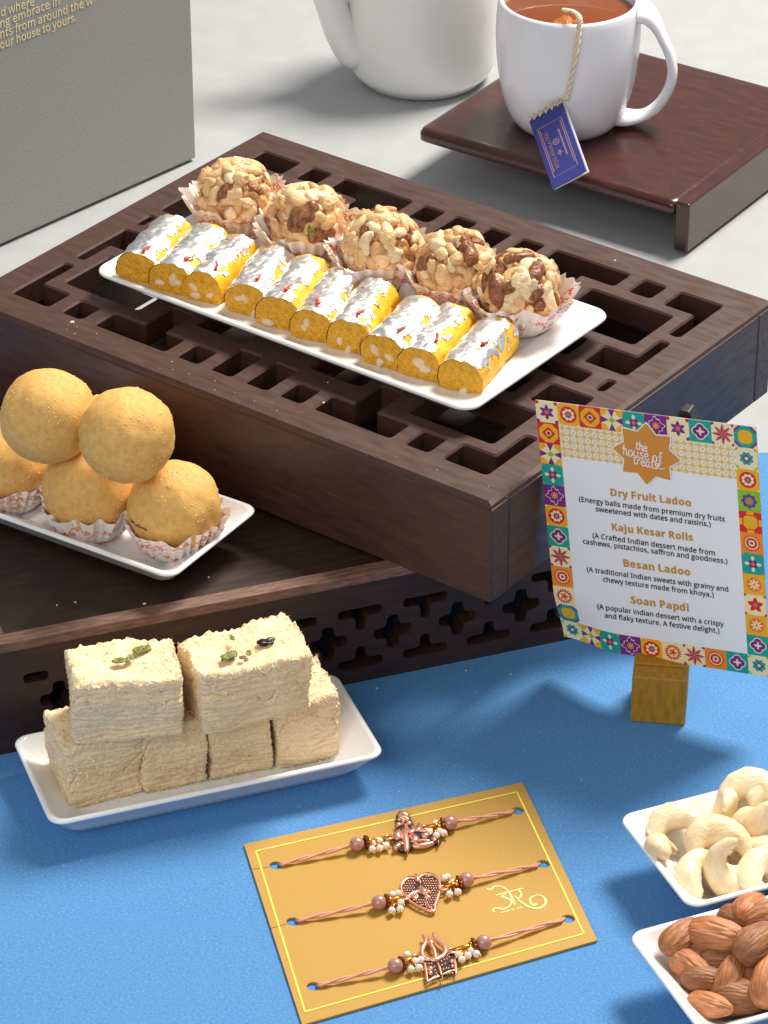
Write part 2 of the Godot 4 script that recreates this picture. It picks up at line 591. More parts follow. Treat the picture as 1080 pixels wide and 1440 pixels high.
# ---------------------------------------------------------------- wooden stands
func box_poly(a: float, b: float, c: float, d: float) -> Array:
	return [Vector2(a, b), Vector2(c, b), Vector2(c, d), Vector2(a, d)]

func make_upper_stand() -> void:
	var o := thing("lattice_stand", "dark brown wooden stand with fretwork top carrying the long sweet plate", "wooden stand", Vector3(-0.0078, LOW_H, -0.0159), TRAY_YAW)
	var L := 0.2836
	var W := 0.2102
	var th := 0.0118
	var quarter := [
		[Vector2(106, 74), Vector2(122, 74), Vector2(122, 53), Vector2(127, 53), Vector2(127, 88), Vector2(106, 88)],
		[Vector2(106, 12), Vector2(127, 12), Vector2(127, 46), Vector2(122.5, 46), Vector2(122.5, 28), Vector2(106, 28)],
		box_poly(87, 75, 98, 88),
		[Vector2(40, 88), Vector2(40, 75), Vector2(51, 75), Vector2(51, 56), Vector2(62, 56), Vector2(62, 75), Vector2(79, 75), Vector2(79, 88)],
		box_poly(22, 75, 33, 88),
		box_poly(4, 67, 15, 88),
		box_poly(73, 36, 115, 67),
		box_poly(18, 36, 44, 62),
		box_poly(68, 12, 97, 28),
		box_poly(8, 6, 58, 27)]
	var polys := [box_poly(123.5, -5, 127, 5), box_poly(-127, -5, -123.5, 5), box_poly(86, -5, 115, 5), box_poly(-115, -5, -86, 5)]
	for q in quarter:
		for sx in [-1, 1]:
			for sz in [-1, 1]:
				polys.append(q.map(func(p): return Vector2(p.x * sx, p.y * sz)))
	var cutters := []
	for p in polys:
		var small := round_poly(p.map(func(v): return v * 0.001), 0.0017)
		cutters.append([prism(small, -0.003, th + 0.0003, 0.0011, 0.0011), Transform3D.IDENTITY])
	# slab with a worn chamfer
	var V := PackedVector3Array()
	var I := PackedInt32Array()
	var c := 0.0011
	for r in [[0.0, 0.0, 0.0], [th - 0.0026, 0.0, 0.0], [th - 0.0012, c * 0.25, 0.0005], [th, c, 0.0024]]:
		var hx = L / 2 - r[1]
		var hz = W / 2 - r[1]
		V.append_array(PackedVector3Array([Vector3(-hx, r[0], -hz), Vector3(L / 2 - r[2], r[0], -hz), Vector3(L / 2 - r[2], r[0], hz), Vector3(-hx, r[0], hz)]))
	for k in 3:
		for s in 4:
			var a := k * 4 + s
			var b := k * 4 + (s + 1) % 4
			I.append_array(PackedInt32Array([a, b, a + 4, b, b + 4, a + 4]))
	I.append_array(PackedInt32Array([0, 2, 1, 0, 3, 2, 12, 13, 14, 12, 14, 15]))
	carve(o, "fretwork_top", tris(V, I, false), cutters, M.dark_wood, Vector3(0, UP_T - th, 0))
	var h := UP_T - 0.0027
	L = 0.2848
	W = 0.2114
	for k in [-1, 1]:
		part(o, "side_panel", rbox(Vector3(L, h, 0.012), 0.0008), M.dark_wood, Vector3(0, h / 2, k * (W / 2 - 0.006)))
		part(o, "end_panel", rbox(Vector3(W - 0.0242, h - 0.0002, 0.012), 0.0008), M.dark_wood, Vector3(k * (L / 2 - 0.006), h / 2, 0), Basis(Vector3.UP, PI / 2))

func plus_poly(x: float, y: float, aw: float, ah: float, w: float, up := true, down := true) -> Array:
	var k := w / 2
	var p := []
	if up:
		p += [Vector2(x - k, y + k), Vector2(x - k, y + ah), Vector2(x + k, y + ah), Vector2(x + k, y + k)]
	else:
		p += [Vector2(x - k, y + k * 0.99), Vector2(x + k, y + k * 0.99)]
	p += [Vector2(x + aw, y + k), Vector2(x + aw, y - k)]
	if down:
		p += [Vector2(x + k, y - k), Vector2(x + k, y - ah), Vector2(x - k, y - ah), Vector2(x - k, y - k)]
	p += [Vector2(x - aw, y - k), Vector2(x - aw, y + k)]
	return p

func make_lower_stand() -> void:
	var a := px(0, 1064)
	var yaw := deg_to_rad(19.6)
	var b := Basis(Vector3.UP, yaw)
	var L := 0.318
	var D := 0.235
	var at := a + b * Vector3(L / 2, 0, -D / 2)
	var o := thing("low_stand", "dark wooden stand with cross cutouts in its side, under the fretwork stand", "wooden stand", Vector3(at.x, 0, at.z), yaw)
	var cut := []
	var turn := Basis(Vector3.RIGHT, -PI / 2)
	for n in 10:
		var x := -L / 2 + 0.0261 + n * 0.0282
		cut.append([prism(round_poly(plus_poly(x, 0.0220, 0.0082, 0.0081, 0.0054), 0.0024), -0.02, 0.02), Transform3D(turn, Vector3.ZERO)])
		var m := x + 0.0141
		if n < 9:
			cut.append([prism(round_poly(plus_poly(m, 0.0345, 0.0097, 0.0088, 0.0044, false, true), 0.0021), -0.02, 0.02), Transform3D(turn, Vector3.ZERO)])
			cut.append([prism(round_poly(plus_poly(m, 0.0095, 0.0097, 0.0080, 0.0044, true, false), 0.0021), -0.02, 0.02), Transform3D(turn, Vector3.ZERO)])
	cut.append([prism(round_poly(box_poly(-L / 2 + 0.0118, 0.0318, -L / 2 + 0.0222, 0.0364), 0.0022), -0.02, 0.02), Transform3D(turn, Vector3.ZERO)])
	var blank := turned(prism(PackedVector2Array(box_poly(-L / 2, 0.0, L / 2, LOW_H - 0.0042)), -0.0045, 0.0045), turn)
	carve(o, "front_panel", blank, cut, M.plain_wood, Vector3(0, 0, D / 2 - 0.0055))
	carve(o, "back_panel", blank, cut, M.plain_wood, Vector3(0, 0, -D / 2 + 0.0055))
	for s in [-1, 1]:
		part(o, "end_panel", rbox(Vector3(D - 0.0224, LOW_H - 0.0042, 0.009), 0.0008), M.plain_wood, Vector3(s * (L / 2 - 0.0048), (LOW_H - 0.0042) / 2, 0), Basis(Vector3.UP, PI / 2))
	part(o, "top_panel", rbox(Vector3(L - 0.012, 0.005, D - 0.012), 0.0006), M.plain_wood, Vector3(0, LOW_H - 0.0047, 0))
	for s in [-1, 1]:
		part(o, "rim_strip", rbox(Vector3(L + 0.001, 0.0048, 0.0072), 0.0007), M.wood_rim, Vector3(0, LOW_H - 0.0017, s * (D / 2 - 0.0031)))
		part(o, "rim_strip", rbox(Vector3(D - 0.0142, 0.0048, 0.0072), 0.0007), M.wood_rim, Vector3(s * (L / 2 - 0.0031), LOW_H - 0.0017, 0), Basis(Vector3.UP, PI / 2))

func turned(m: ArrayMesh, b: Basis) -> ArrayMesh:
	var st := SurfaceTool.new()
	st.append_from(m, 0, Transform3D(b, Vector3.ZERO))
	return st.commit()

# ---------------------------------------------------------------- plates
func plate(label: String, called: String, at: Vector3, yaw: float, L: float, W: float, h: float, inset: float, group: String, thick := 0.0032, floor_h := 0.005, corner := 0.006) -> Node3D:
	# a rectangular dish: L x W at the rim, flat base smaller by inset all round
	var x := L / 2
	var z := W / 2
	var t := thick
	var rings := [
		[x - inset - 0.004, z - inset - 0.004, corner * 0.6, 0.0008], [x - inset - 0.0032, z - inset - 0.0032, corner * 0.6, 0.0], [x - inset, z - inset, corner * 0.6, 0.0], [x - inset + 0.0007, z - inset + 0.0007, corner * 0.65, 0.0006],
		[x - inset * 0.5, z - inset * 0.5, corner * 0.8, h * 0.42], [x - 0.0012, z - 0.0012, corner, h - t * 0.72], [x - 0.0003, z - 0.0003, corner, h - t * 0.52], [x, z, corner, h - t * 0.32], [x - 0.0003, z - 0.0003, corner, h - 0.0004], [x - 0.001, z - 0.001, corner, h],
		[x - t * 0.62, z - t * 0.62, corner * 0.95, h - 0.0001], [x - t * 0.85, z - t * 0.85, corner * 0.9, h - 0.0007], [x - t, z - t, corner * 0.9, h - 0.0013],
		[x - inset * 0.55 - t, z - inset * 0.55 - t, corner * 0.75, lerpf(floor_h, h, 0.42)], [x - inset - t * 0.9, z - inset - t * 0.9, corner * 0.65, floor_h + 0.0012], [x - inset - t * 1.3, z - inset - t * 1.3, corner * 0.6, floor_h + 0.0002], [x - inset - t * 1.7, z - inset - t * 1.7, corner * 0.6, floor_h], [x * 0.3, z * 0.3, 0.003, floor_h]]
	var o := tag(part(self, called, loft(rings), M.ceramic, at, Basis(Vector3.UP, yaw)), label, "plate", group)
	return o

# ---------------------------------------------------------------- gift box
func make_gift_box() -> void:
	var a := px(0, 345)
	var b := px(276, 222)
	var along := (b - a).normalized()
	var L := 0.26
	var D := 0.09
	var H := 0.30
	var back := Vector3(along.z, 0, -along.x) * (1.0 if along.x > 0 else -1.0)
	var basis_ := Basis(along, Vector3.UP, -back)
	var at := b - along * L / 2 + back * D / 2
	var o := thing("gift_box", "tall grey paper covered gift box with gold lettering", "gift box", at)
	o.basis = basis_
	part(o, "carton", rbox(Vector3(L, H, D), 0.0012), M.box, Vector3(0, H / 2, 0))
	var face := Transform3D(basis_, at - back * D / 2)
	var k := 130.0 / 1080.0
	for l in [["d where", 8, 148, 395, 12], ["ng embrace in", 0, 278, 690, 4], ["nts from around the w", 0, 402, 1080, -2], ["our house to yours.", 0, 528, 885, 198]]:
		var p := on_plane(l[1] * k, l[2] * k, face)
		var q := on_plane(l[3] * k, l[4] * k, face)
		print_line(o, l[0], Vector3(p.x, p.y, 0), Vector3(q.x, q.y, 0), M.gold_print, false, D / 2 + 0.0002)

# ---------------------------------------------------------------- tea
func make_tea() -> void:
	# bench under the mug
	var fr := px(950, 286, 0.026)
	var fl := px(587, 180, 0.026)
	var e := (fr - fl).normalized()
	var yaw := atan2(-e.z, e.x)
	var L := fl.distance_to(fr)
	var D := 0.152
	var back := Vector3(e.z, 0, -e.x)
	var at := (fl + fr) / 2 + back * D / 2
	var o := thing("tea_bench", "low polished reddish brown wooden board under the white mug", "wooden board", Vector3(at.x, 0, at.z), yaw)
	part(o, "top_board", loft([[L / 2 - 0.001, D / 2 - 0.001, 0.004, 0.0185], [L / 2, D / 2, 0.004, 0.0195], [L / 2, D / 2, 0.004, 0.0232], [L / 2 - 0.0008, D / 2 - 0.0012, 0.004, 0.0252], [L / 2 - 0.0026, D / 2 - 0.003, 0.004, 0.026], [L / 2 - 0.005, D / 2 - 0.006, 0.003, 0.0261]]), M.board)
	part(o, "end_panel", rbox(Vector3(D + 0.001, 0.0275, 0.008), 0.0012), M.board, Vector3(L / 2 + 0.0042, 0.01385, 0), Basis(Vector3.UP, PI / 2))
	part(o, "foot_rail", rbox(Vector3(D - 0.085, 0.0184, 0.008), 0.0012), M.board, Vector3(-L / 2 + 0.05, 0.0092, 0), Basis(Vector3.UP, PI / 2))
	# mug
	var c := Vector3(0.0962, 0.0262, -0.3495)
	var mug := thing("tea_mug", "white ceramic mug of tea standing on the wooden board", "mug", c)
	var prof := [Vector2(0.0, 0.0012), Vector2(0.021, 0.0012), Vector2(0.0225, 0.0), Vector2(0.0245, 0.0), Vector2(0.0262, 0.0008), Vector2(0.0290, 0.0045), Vector2(0.0318, 0.0105), Vector2(0.0343, 0.019), Vector2(0.0362, 0.029), Vector2(0.0374, 0.040), Vector2(0.0379, 0.050), Vector2(0.0378, 0.059), Vector2(0.0373, 0.066), Vector2(0.0367, 0.0695), Vector2(0.0360, 0.0708), Vector2(0.0351, 0.0709), Vector2(0.0343, 0.0702), Vector2(0.0339, 0.069), Vector2(0.0344, 0.064), Vector2(0.0347, 0.055), Vector2(0.0345, 0.045), Vector2(0.0335, 0.03), Vector2(0.031, 0.015), Vector2(0.025, 0.006), Vector2(0.0, 0.004)]
	part(mug, "cup_body", lathe(prof, 64), M.mug)
	var hp := [Vector3(0.0355, 0.0655, 0), Vector3(0.0402, 0.0642, 0), Vector3(0.0450, 0.0590, 0), Vector3(0.0493, 0.0505, 0), Vector3(0.0532, 0.0418, 0), Vector3(0.0552, 0.0320, 0), Vector3(0.0538, 0.0222, 0), Vector3(0.0490, 0.0128, 0), Vector3(0.0415, 0.0062, 0), Vector3(0.0335, 0.0042, 0), Vector3(0.0270, 0.0048, 0)]
	hp = spline(hp, 5)
	var handle := surf(24, hp.size() - 1, func(u, v):
		var k := roundi(v * (hp.size() - 1))
		var d: Vector3 = (hp[mini(k + 1, hp.size() - 1)] - hp[maxi(k - 1, 0)]).normalized()
		var n := Vector3(d.y, -d.x, 0)
		var a: float = (0.0 if u == 1.0 else u) * TAU
		var wide := 0.0052 + 0.0068 * (1.0 - smoothstep(0.0, 0.42, v)) + 0.0042 * smoothstep(0.72, 1.0, v)
		var thick := 0.0027 + 0.0030 * (1.0 - smoothstep(0.0, 0.30, v)) + 0.0014 * smoothstep(0.78, 1.0, v)
		return hp[k] + n * sin(a) * thick + Vector3.BACK * cos(a) * wide)
	part(mug, "handle", handle, M.mug, Vector3.ZERO, Basis(Vector3.UP, -0.12))
	var tea := part(self, "tea", lathe([Vector2(0.0, -0.02), Vector2(0.030, -0.02), Vector2(0.0343, 0.0), Vector2(0.0338, 0.0002), Vector2(0.0, 0.0002)], 64), M.tea, c + Vector3(0, 0.0625, 0))
	tag(tea, "brown tea filling the white mug", "tea")
	# tea bag with string and tag
	var rim_at := pz(810, 22, c.z + 0.0372)
	var bag := thing("tea_bag", "tea bag with braided string and blue tag hanging over the mug rim", "tea bag", c)
	part(bag, "pouch", ellipsoid(Vector3(0.010, 0.004, 0.007), 0.003, 160.0, 5, 28, 16), M.tea_bag, Vector3(-0.002, 0.0635, 0.022))
	var sp := []
	for q in [[793, 14, 0.0300], [804, 16, 0.0345], [813, 22, 0.0374], [815, 32, 0.0389], [812, 60, 0.0395], [806, 95, 0.0391], [800, 125, 0.0378], [796, 140, 0.0372]]:
		sp.append(pz(q[0], q[1], c.z + q[2]) - c)
	sp = spline(sp, 14)
	for s in 2:
		var strand := []
		for k in sp.size():
			var a := k * 0.62 + s * PI
			strand.append(sp[k] + Vector3(cos(a), 0.0, sin(a)) * 0.0008)
		part(bag, "string", tube(strand, 0.00085, 7), M.string)
	var tt := Transform3D(Basis(Vector3(0.8399, 0.5415, 0.038), Vector3(-0.2518, 0.4506, -0.8565), Vector3(-0.4809, 0.7098, 0.5148)), Vector3(0.0893, 0.0391, -0.2928) - c).orthonormalized()
	var tw := 0.0201
	var tl := 0.0448
	var p00: Vector3 = tt * Vector3(-tw / 2, tl / 2, 0) + c
	var p10: Vector3 = tt * Vector3(tw / 2, tl / 2, 0) + c
	var face_tag := part(bag, "paper_tag", rbox(Vector3(tw, tl, 0.0006), 0.0002), M.tag_blue, tt.origin, tt.basis)
	part(bag, "tag_backing", rbox(Vector3(tw, tl, 0.0005), 0.0002), M.paper_white, tt * Vector3(0.0006, -0.0002, -0.0011), tt.basis * Basis(Vector3.UP, 0.05))
	var V := PackedVector3Array()
	var I := PackedInt32Array()
	var sk := func(x, y): return Vector3(x * tw, y * tl, 0.0004)
	for l in [[[-0.36, 0.33], [0.34, 0.33], [0.34, -0.37], [-0.36, -0.37], [-0.36, 0.33]], [[0.29, 0.30], [0.29, -0.30]], [[-0.31, -0.30], [-0.31, 0.30]]]:
		ribbon_into(V, I, l.map(func(q): return sk.call(q[0], q[1])), func(_t): return 0.0005)
	for r in [0.085, 0.03]:
		var ring := []
		for k in 17:
			ring.append(sk.call(0.0, 0.06) + Vector3(cos(TAU * k / 16), sin(TAU * k / 16), 0) * r * tw)
		ribbon_into(V, I, ring, func(_t): return 0.0005)
	for l in [[[-0.06, -0.10], [0.07, -0.10]], [[-0.03, -0.075], [0.04, -0.075]], [[0.0, -0.13], [0.0, -0.08]], [[0.17, 0.2], [0.17, -0.17]]]:
		ribbon_into(V, I, l.map(func(q): return sk.call(q[0], q[1])), func(_t): return 0.0008)
	part(face_tag, "frame_print", tris(V, I), M.tag_print)
	var tx := word("ROYAL MASALA CHAI", false, true)
	var k := tl * 0.52 / tx.get_aabb().size.x
	part(face_tag, "lettering", tx, M.tag_print, sk.call(-0.19, -0.02), Basis(Vector3.BACK, PI / 2) * Basis.from_scale(Vector3(k, k * 1.25, 1)))
	# stitching along the tag's top edge
	var st := []
	for i in 25:
		var f := i / 24.0
		st.append((p00.lerp(p10, f) - c) + Vector3(0, 0.0012 + (0.0013 if i % 2 else -0.0013), 0.0012 * sin(i * 1.7)))
	part(bag, "stitching", tube(st, 0.0007, 6), M.string)
	var tail := [p00 - c + Vector3(0.001, 0.002, 0.001), p00 - c + Vector3(-0.001, 0.0052, 0.001), p00 - c + Vector3(-0.0042, 0.006, 0.001)]
	part(bag, "loose_thread", tube(spline(tail, 5), 0.0003, 5), M.string)
	# teapot
	var tc := Vector3(0.0212, 0.0, -0.4665)
	var pot := thing("teapot", "white ceramic teapot with low spout behind the fretwork stand", "teapot", tc)
	var tp := [Vector2(0, 0.001), Vector2(0.030, 0.001), Vector2(0.0315, 0.0), Vector2(0.0345, 0.0), Vector2(0.0355, 0.0022), Vector2(0.0385, 0.0042), Vector2(0.0402, 0.0075), Vector2(0.0411, 0.013), Vector2(0.0418, 0.025), Vector2(0.0424, 0.045), Vector2(0.0426, 0.065), Vector2(0.0420, 0.085), Vector2(0.040, 0.103), Vector2(0.036, 0.118), Vector2(0.030, 0.127), Vector2(0.027, 0.129), Vector2(0.0265, 0.1275), Vector2(0.034, 0.114), Vector2(0.038, 0.09), Vector2(0.038, 0.02), Vector2(0.0, 0.008)]
	part(pot, "pot_body", lathe(tp, 72), M.teapot)
	var lid := part(pot, "lid", lathe([Vector2(0.0, 0.1365), Vector2(0.012, 0.1355), Vector2(0.022, 0.1325), Vector2(0.0285, 0.1295), Vector2(0.0, 0.1285)], 48), M.teapot)
	part(lid, "knob", ellipsoid(Vector3(0.007, 0.006, 0.007)), M.teapot, Vector3(0, 0.141, 0))
	var spo := [Vector3(-0.030, 0.016, 0.012), Vector3(-0.0385, 0.021, 0.0135), Vector3(-0.0455, 0.034, 0.0135), Vector3(-0.051, 0.050, 0.0135), Vector3(-0.058, 0.067, 0.0135), Vector3(-0.068, 0.085, 0.0135), Vector3(-0.082, 0.101, 0.0135)]
	part(pot, "spout", tube(spline(spo, 6), func(t): return lerpf(0.0108, 0.0065, t) - 0.004 * (1.0 - smoothstep(0.0, 0.16, t)), 20, 1.0), M.teapot)


# ---------------------------------------------------------------- sweets
func roll_section(a: float, R: float) -> Vector2:        # rolled log, a little squared, with a flattened underside
	var c := cos(a)
	var d := sin(a)
	var k := pow(pow(absf(c), 2.3) + pow(absf(d), 2.3), -1.0 / 2.3)
	var p := Vector2(c * 1.03, d * 0.97) * k * R
	if p.y < -R * 0.6:
		p.y = -R * 0.6 + (p.y + R * 0.6) * 0.3
	return p

func make_rolls(floor_y: float) -> void:
	var ends := [[192, 376, 255, 308], [238, 391, 302, 325], [283, 403, 346, 339], [346, 420, 391, 358], [389, 438, 439, 373], [438, 457, 484, 392], [489, 471, 537, 406], [537, 493, 597, 430], [588, 509, 648, 440], [646, 527, 701, 462]]
	var ord := ["first", "second", "third", "fourth", "fifth", "sixth", "seventh", "eighth", "ninth", "tenth"]
	for i in ends.size():
		var q: Array = ends[i]
		var R := 0.0094 + 0.0003 * sin(i * 2.1)
		var y := floor_y + R * 0.72
		var a := px(q[0], q[1] + 8, y)
		var b := px(q[2], q[3] + 8, y)
		var dir := (b - a).normalized()
		var L := 0.0395 + 0.0018 * sin(i * 1.7)
		a = a + dir * 0.001
		var o := thing("cashew_roll", "%s silver leafed yellow sweet roll from the plate end beside the grey box" % ord[i], "sweet", Vector3(a.x, floor_y, a.z), 0, "silver leafed yellow rolls on the long plate")
		o.basis = Basis(dir.cross(Vector3.UP) * -1.0, Vector3.UP, dir) if false else Basis(Vector3.UP.cross(dir), Vector3.UP, dir)
		var seed_v := Vector3(i * 3.1, i * 1.7, i * 5.3)
		var bend := sin(i * 4.3) * 0.0006
		var shape := func(u, v, grow):
			var ang: float = (0.0 if u == 1.0 else u) * TAU
			var s := roll_section(ang, R + grow)
			var z: float = v * L
			var p := Vector3(s.x + bend * sin(v * PI), s.y + R * 0.70, z)
			var nn := noise.get_noise_3dv(p * 90.0 + seed_v) * 0.0009 + noise.get_noise_3dv(p * 320.0 + seed_v) * 0.0003
			return p + Vector3(s.x, s.y, 0).normalized() * nn
		part(o, "log", surf(40, 24, func(u, v): return shape.call(u, clampf(v, 0, 1), 0.0)), M.roll)
		# cut ends: domed discs
		for e in 2:
			var end := surf(40, 8, func(u, v):
				var p: Vector3 = shape.call(u, float(e), 0.0)
				var c := Vector3(bend * e, R * 0.70, p.z)
				var r: float = v
				var d := 1.0 - r
				var out := c.lerp(p, r)
				out.z += (1 if e else -1) * ((1.0 - pow(r, 3.0)) * 0.0012 + noise.get_noise_3dv(out * 260.0 + seed_v) * 0.0007 * minf(1.0, d * 4.0))
				return out)
			part(o, "cut_end", end, M.roll_end)
		# nut pieces showing in the near cut end
		rng.seed = 100 + i
		for k in ([0, 4, 3, 3, 1, 2, 2, 4, 4, 1][i]):
			var ang := rng.randf() * TAU
			var rr := R * rng.randf_range(0.25, 0.62)
			var s := ellipsoid(Vector3(0.0026, 0.0015, 0.0011) * rng.randf_range(0.75, 1.25), 0.0002, 400.0, k, 12, 8)
			part(o, "nut_piece", s, M.nut_slice, Vector3(cos(ang) * rr, R * 0.72 + sin(ang) * rr * 0.85 - 0.0006, -0.0009), Basis(Vector3.BACK, rng.randf() * PI))
		# silver leaf: crinkled sheet with torn edges over the upper left of the log
		var nu := 54
		var nv := 64
		var V := PackedVector3Array()
		var I := PackedInt32Array()
		var keep := PackedByteArray()
		var lo := deg_to_rad(48.0 + 14.0 * sin(i * 3.3))
		var hi := deg_to_rad(196.0)
		for j in nv + 1:
			for k in nu + 1:
				var turn := lerpf(lo - 0.5, hi, float(k) / nu)
				var ang := PI - turn
				var v := lerpf(-0.01, 1.0, float(j) / nv)
				var p: Vector3 = shape.call(ang / TAU, v, 0.00025)
				p += Vector3(cos(ang), sin(ang), 0) * absf(noise.get_noise_3dv(p * 300.0 + seed_v)) * 0.00016
				V.append(p)
				var torn := noise.get_noise_2d(v * 15.0 + i * 40.0, turn * 4.5) * 0.55 + noise.get_noise_2d(v * 3.2 + i * 91.0, turn * 1.3 + 50.0) * 0.95
				var edge := minf((turn - lo) / 0.75 + 0.35, (1.0 - v) * 9.0 + 0.12)
				keep.append(1 if edge + torn * 0.8 > 0.28 and not (torn < -0.72) else 0)
		for j in nv:
			for k in nu:
				var a0 := j * (nu + 1) + k
				var c0 := [a0, a0 + 1, a0 + nu + 1, a0 + nu + 2]
				if keep[c0[0]] + keep[c0[1]] + keep[c0[2]] + keep[c0[3]] >= 3:
					I.append_array(PackedInt32Array([c0[0], c0[1], c0[2], c0[1], c0[3], c0[2]]))
		part(o, "silver_leaf", tris(V, I), M.foil)
		# saffron strand
		var sa := deg_to_rad(105 + 10 * sin(i))
		var sv := [0.10, 0.2, 0.2, 0.16, 0.17, 0.18, 0.2, 0.2, 0.24, 0.42][i] as float
		var sp := []
		for k in 5:
			var p: Vector3 = shape.call((sa + 0.05 * k * sin(i * 2.2) - 0.03 * sin(k * 1.4 + i)) / TAU, sv - 0.06 + 0.036 * k, 0.0012)
			sp.append(p)
		part(o, "saffron_strand", tube(spline(sp, 4), func(t): return 0.00085 * (1.0 - 0.5 * t), 6, 0.7), M.saffron)

var cup_material: StandardMaterial3D

func make_cup_print() -> void:
	var img := Image.create(1024, 256, false, Image.FORMAT_RGB8)
	var paper := Color(0.955, 0.925, 0.905)
	var ink := Color(0.86, 0.46, 0.27)
	img.fill(paper)
	rng.seed = 5
	for k in 22:
		var g := strokes(["kesar", "kesa", "esar", "kesar"][k % 4])
		var s := rng.randf_range(20, 32)
		var at := Vector2(k * 47.0 + rng.randf_range(-8, 8), 40 + (k * 89) % 190)
		var rot := rng.randf_range(-0.6, 0.6)
		for l in g[0]:
			draw_line_on(img, l.map(func(p): return at + Vector2(p.x, -p.y).rotated(rot) * s), 2.4, ink)
		var arc := []
		for q in 14:
			arc.append(at + Vector2(60 + cos(q * 0.25 + k) * 42, sin(q * 0.25 + k) * 30))
		draw_line_on(img, arc, 2.0, ink.lerp(paper, 0.2))
	cup_material = mat(Color.WHITE, 0.6)
	cup_material.albedo_texture = ImageTexture.create_from_image(img)
	cup_material.backlight_enabled = true
	cup_material.backlight = Color(0.35, 0.32, 0.3)

func paper_cup(r0: float, r1: float, h: float, n: int, seed_: int) -> ArrayMesh:
	return surf(n * 8, 14, func(u, v):
		var a: float = (0.0 if u == 1.0 else u) * TAU
		if v < 0.15:
			var rr: float = r0 * v / 0.15
			return Vector3(rr * cos(a), 0.0002, rr * sin(a))
		var t: float = (v - 0.15) / 0.85
		var fl := cos(a * n) * 0.0008 * smoothstep(0.0, 0.35, t)
		var wob := noise.get_noise_2d(cos(a) * 1.6 + seed_ * 31.0, sin(a) * 1.6) * 0.0036 * t
		var r := lerpf(r0, r1, pow(t, 0.85)) + fl + wob
		var top := h * (1.0 + 0.16 * noise.get_noise_2d(cos(a) * 1.3 + seed_ * 17.0, sin(a) * 1.3 + 9.0))
		return Vector3(r * cos(a), 0.0002 + top * t + (0.0006 * cos(a * n) if t > 0.95 else 0.0), r * sin(a)))

func kernel_mesh(kind: int, v: int) -> ArrayMesh:
	if kind == 0:      # curved cashew half
		var pts := []
		for k in 13:
			var a := lerpf(-1.25, 1.25, k / 12.0)
			pts.append(Vector3(sin(a) * 0.0062, 0, -cos(a) * 0.0062 + 0.0045))
		return tube(pts, func(t): return 0.0034 * pow(sin(lerpf(0.12, PI - 0.16, t)), 0.5), 10, 0.75)
	if kind == 1:      # peanut half / split kernel
		return ellipsoid(Vector3(0.0058, 0.0028, 0.0036), 0.0007, 160.0, v, 18, 12)
	if kind == 2:      # chopped chunk
		return ellipsoid(Vector3(0.0048, 0.0033, 0.0040), 0.0018, 190.0, v + 10, 16, 12, 0.75)
	if kind == 3:      # date piece
		return ellipsoid(Vector3(0.0084, 0.0034, 0.0040), 0.0011, 150.0, v + 20, 22, 14, 0.85)
	return ellipsoid(Vector3(0.0068, 0.0012, 0.0024), 0.0006, 200.0, v + 30, 14, 10, 0.7)   # sliver

func facing(d: Vector3, spin: float) -> Basis:             # y axis along d
	var x := d.cross(Vector3(0.3, 0.2, 0.93)).normalized()
	return Basis(x, d, x.cross(d)) * Basis(Vector3.UP, spin)

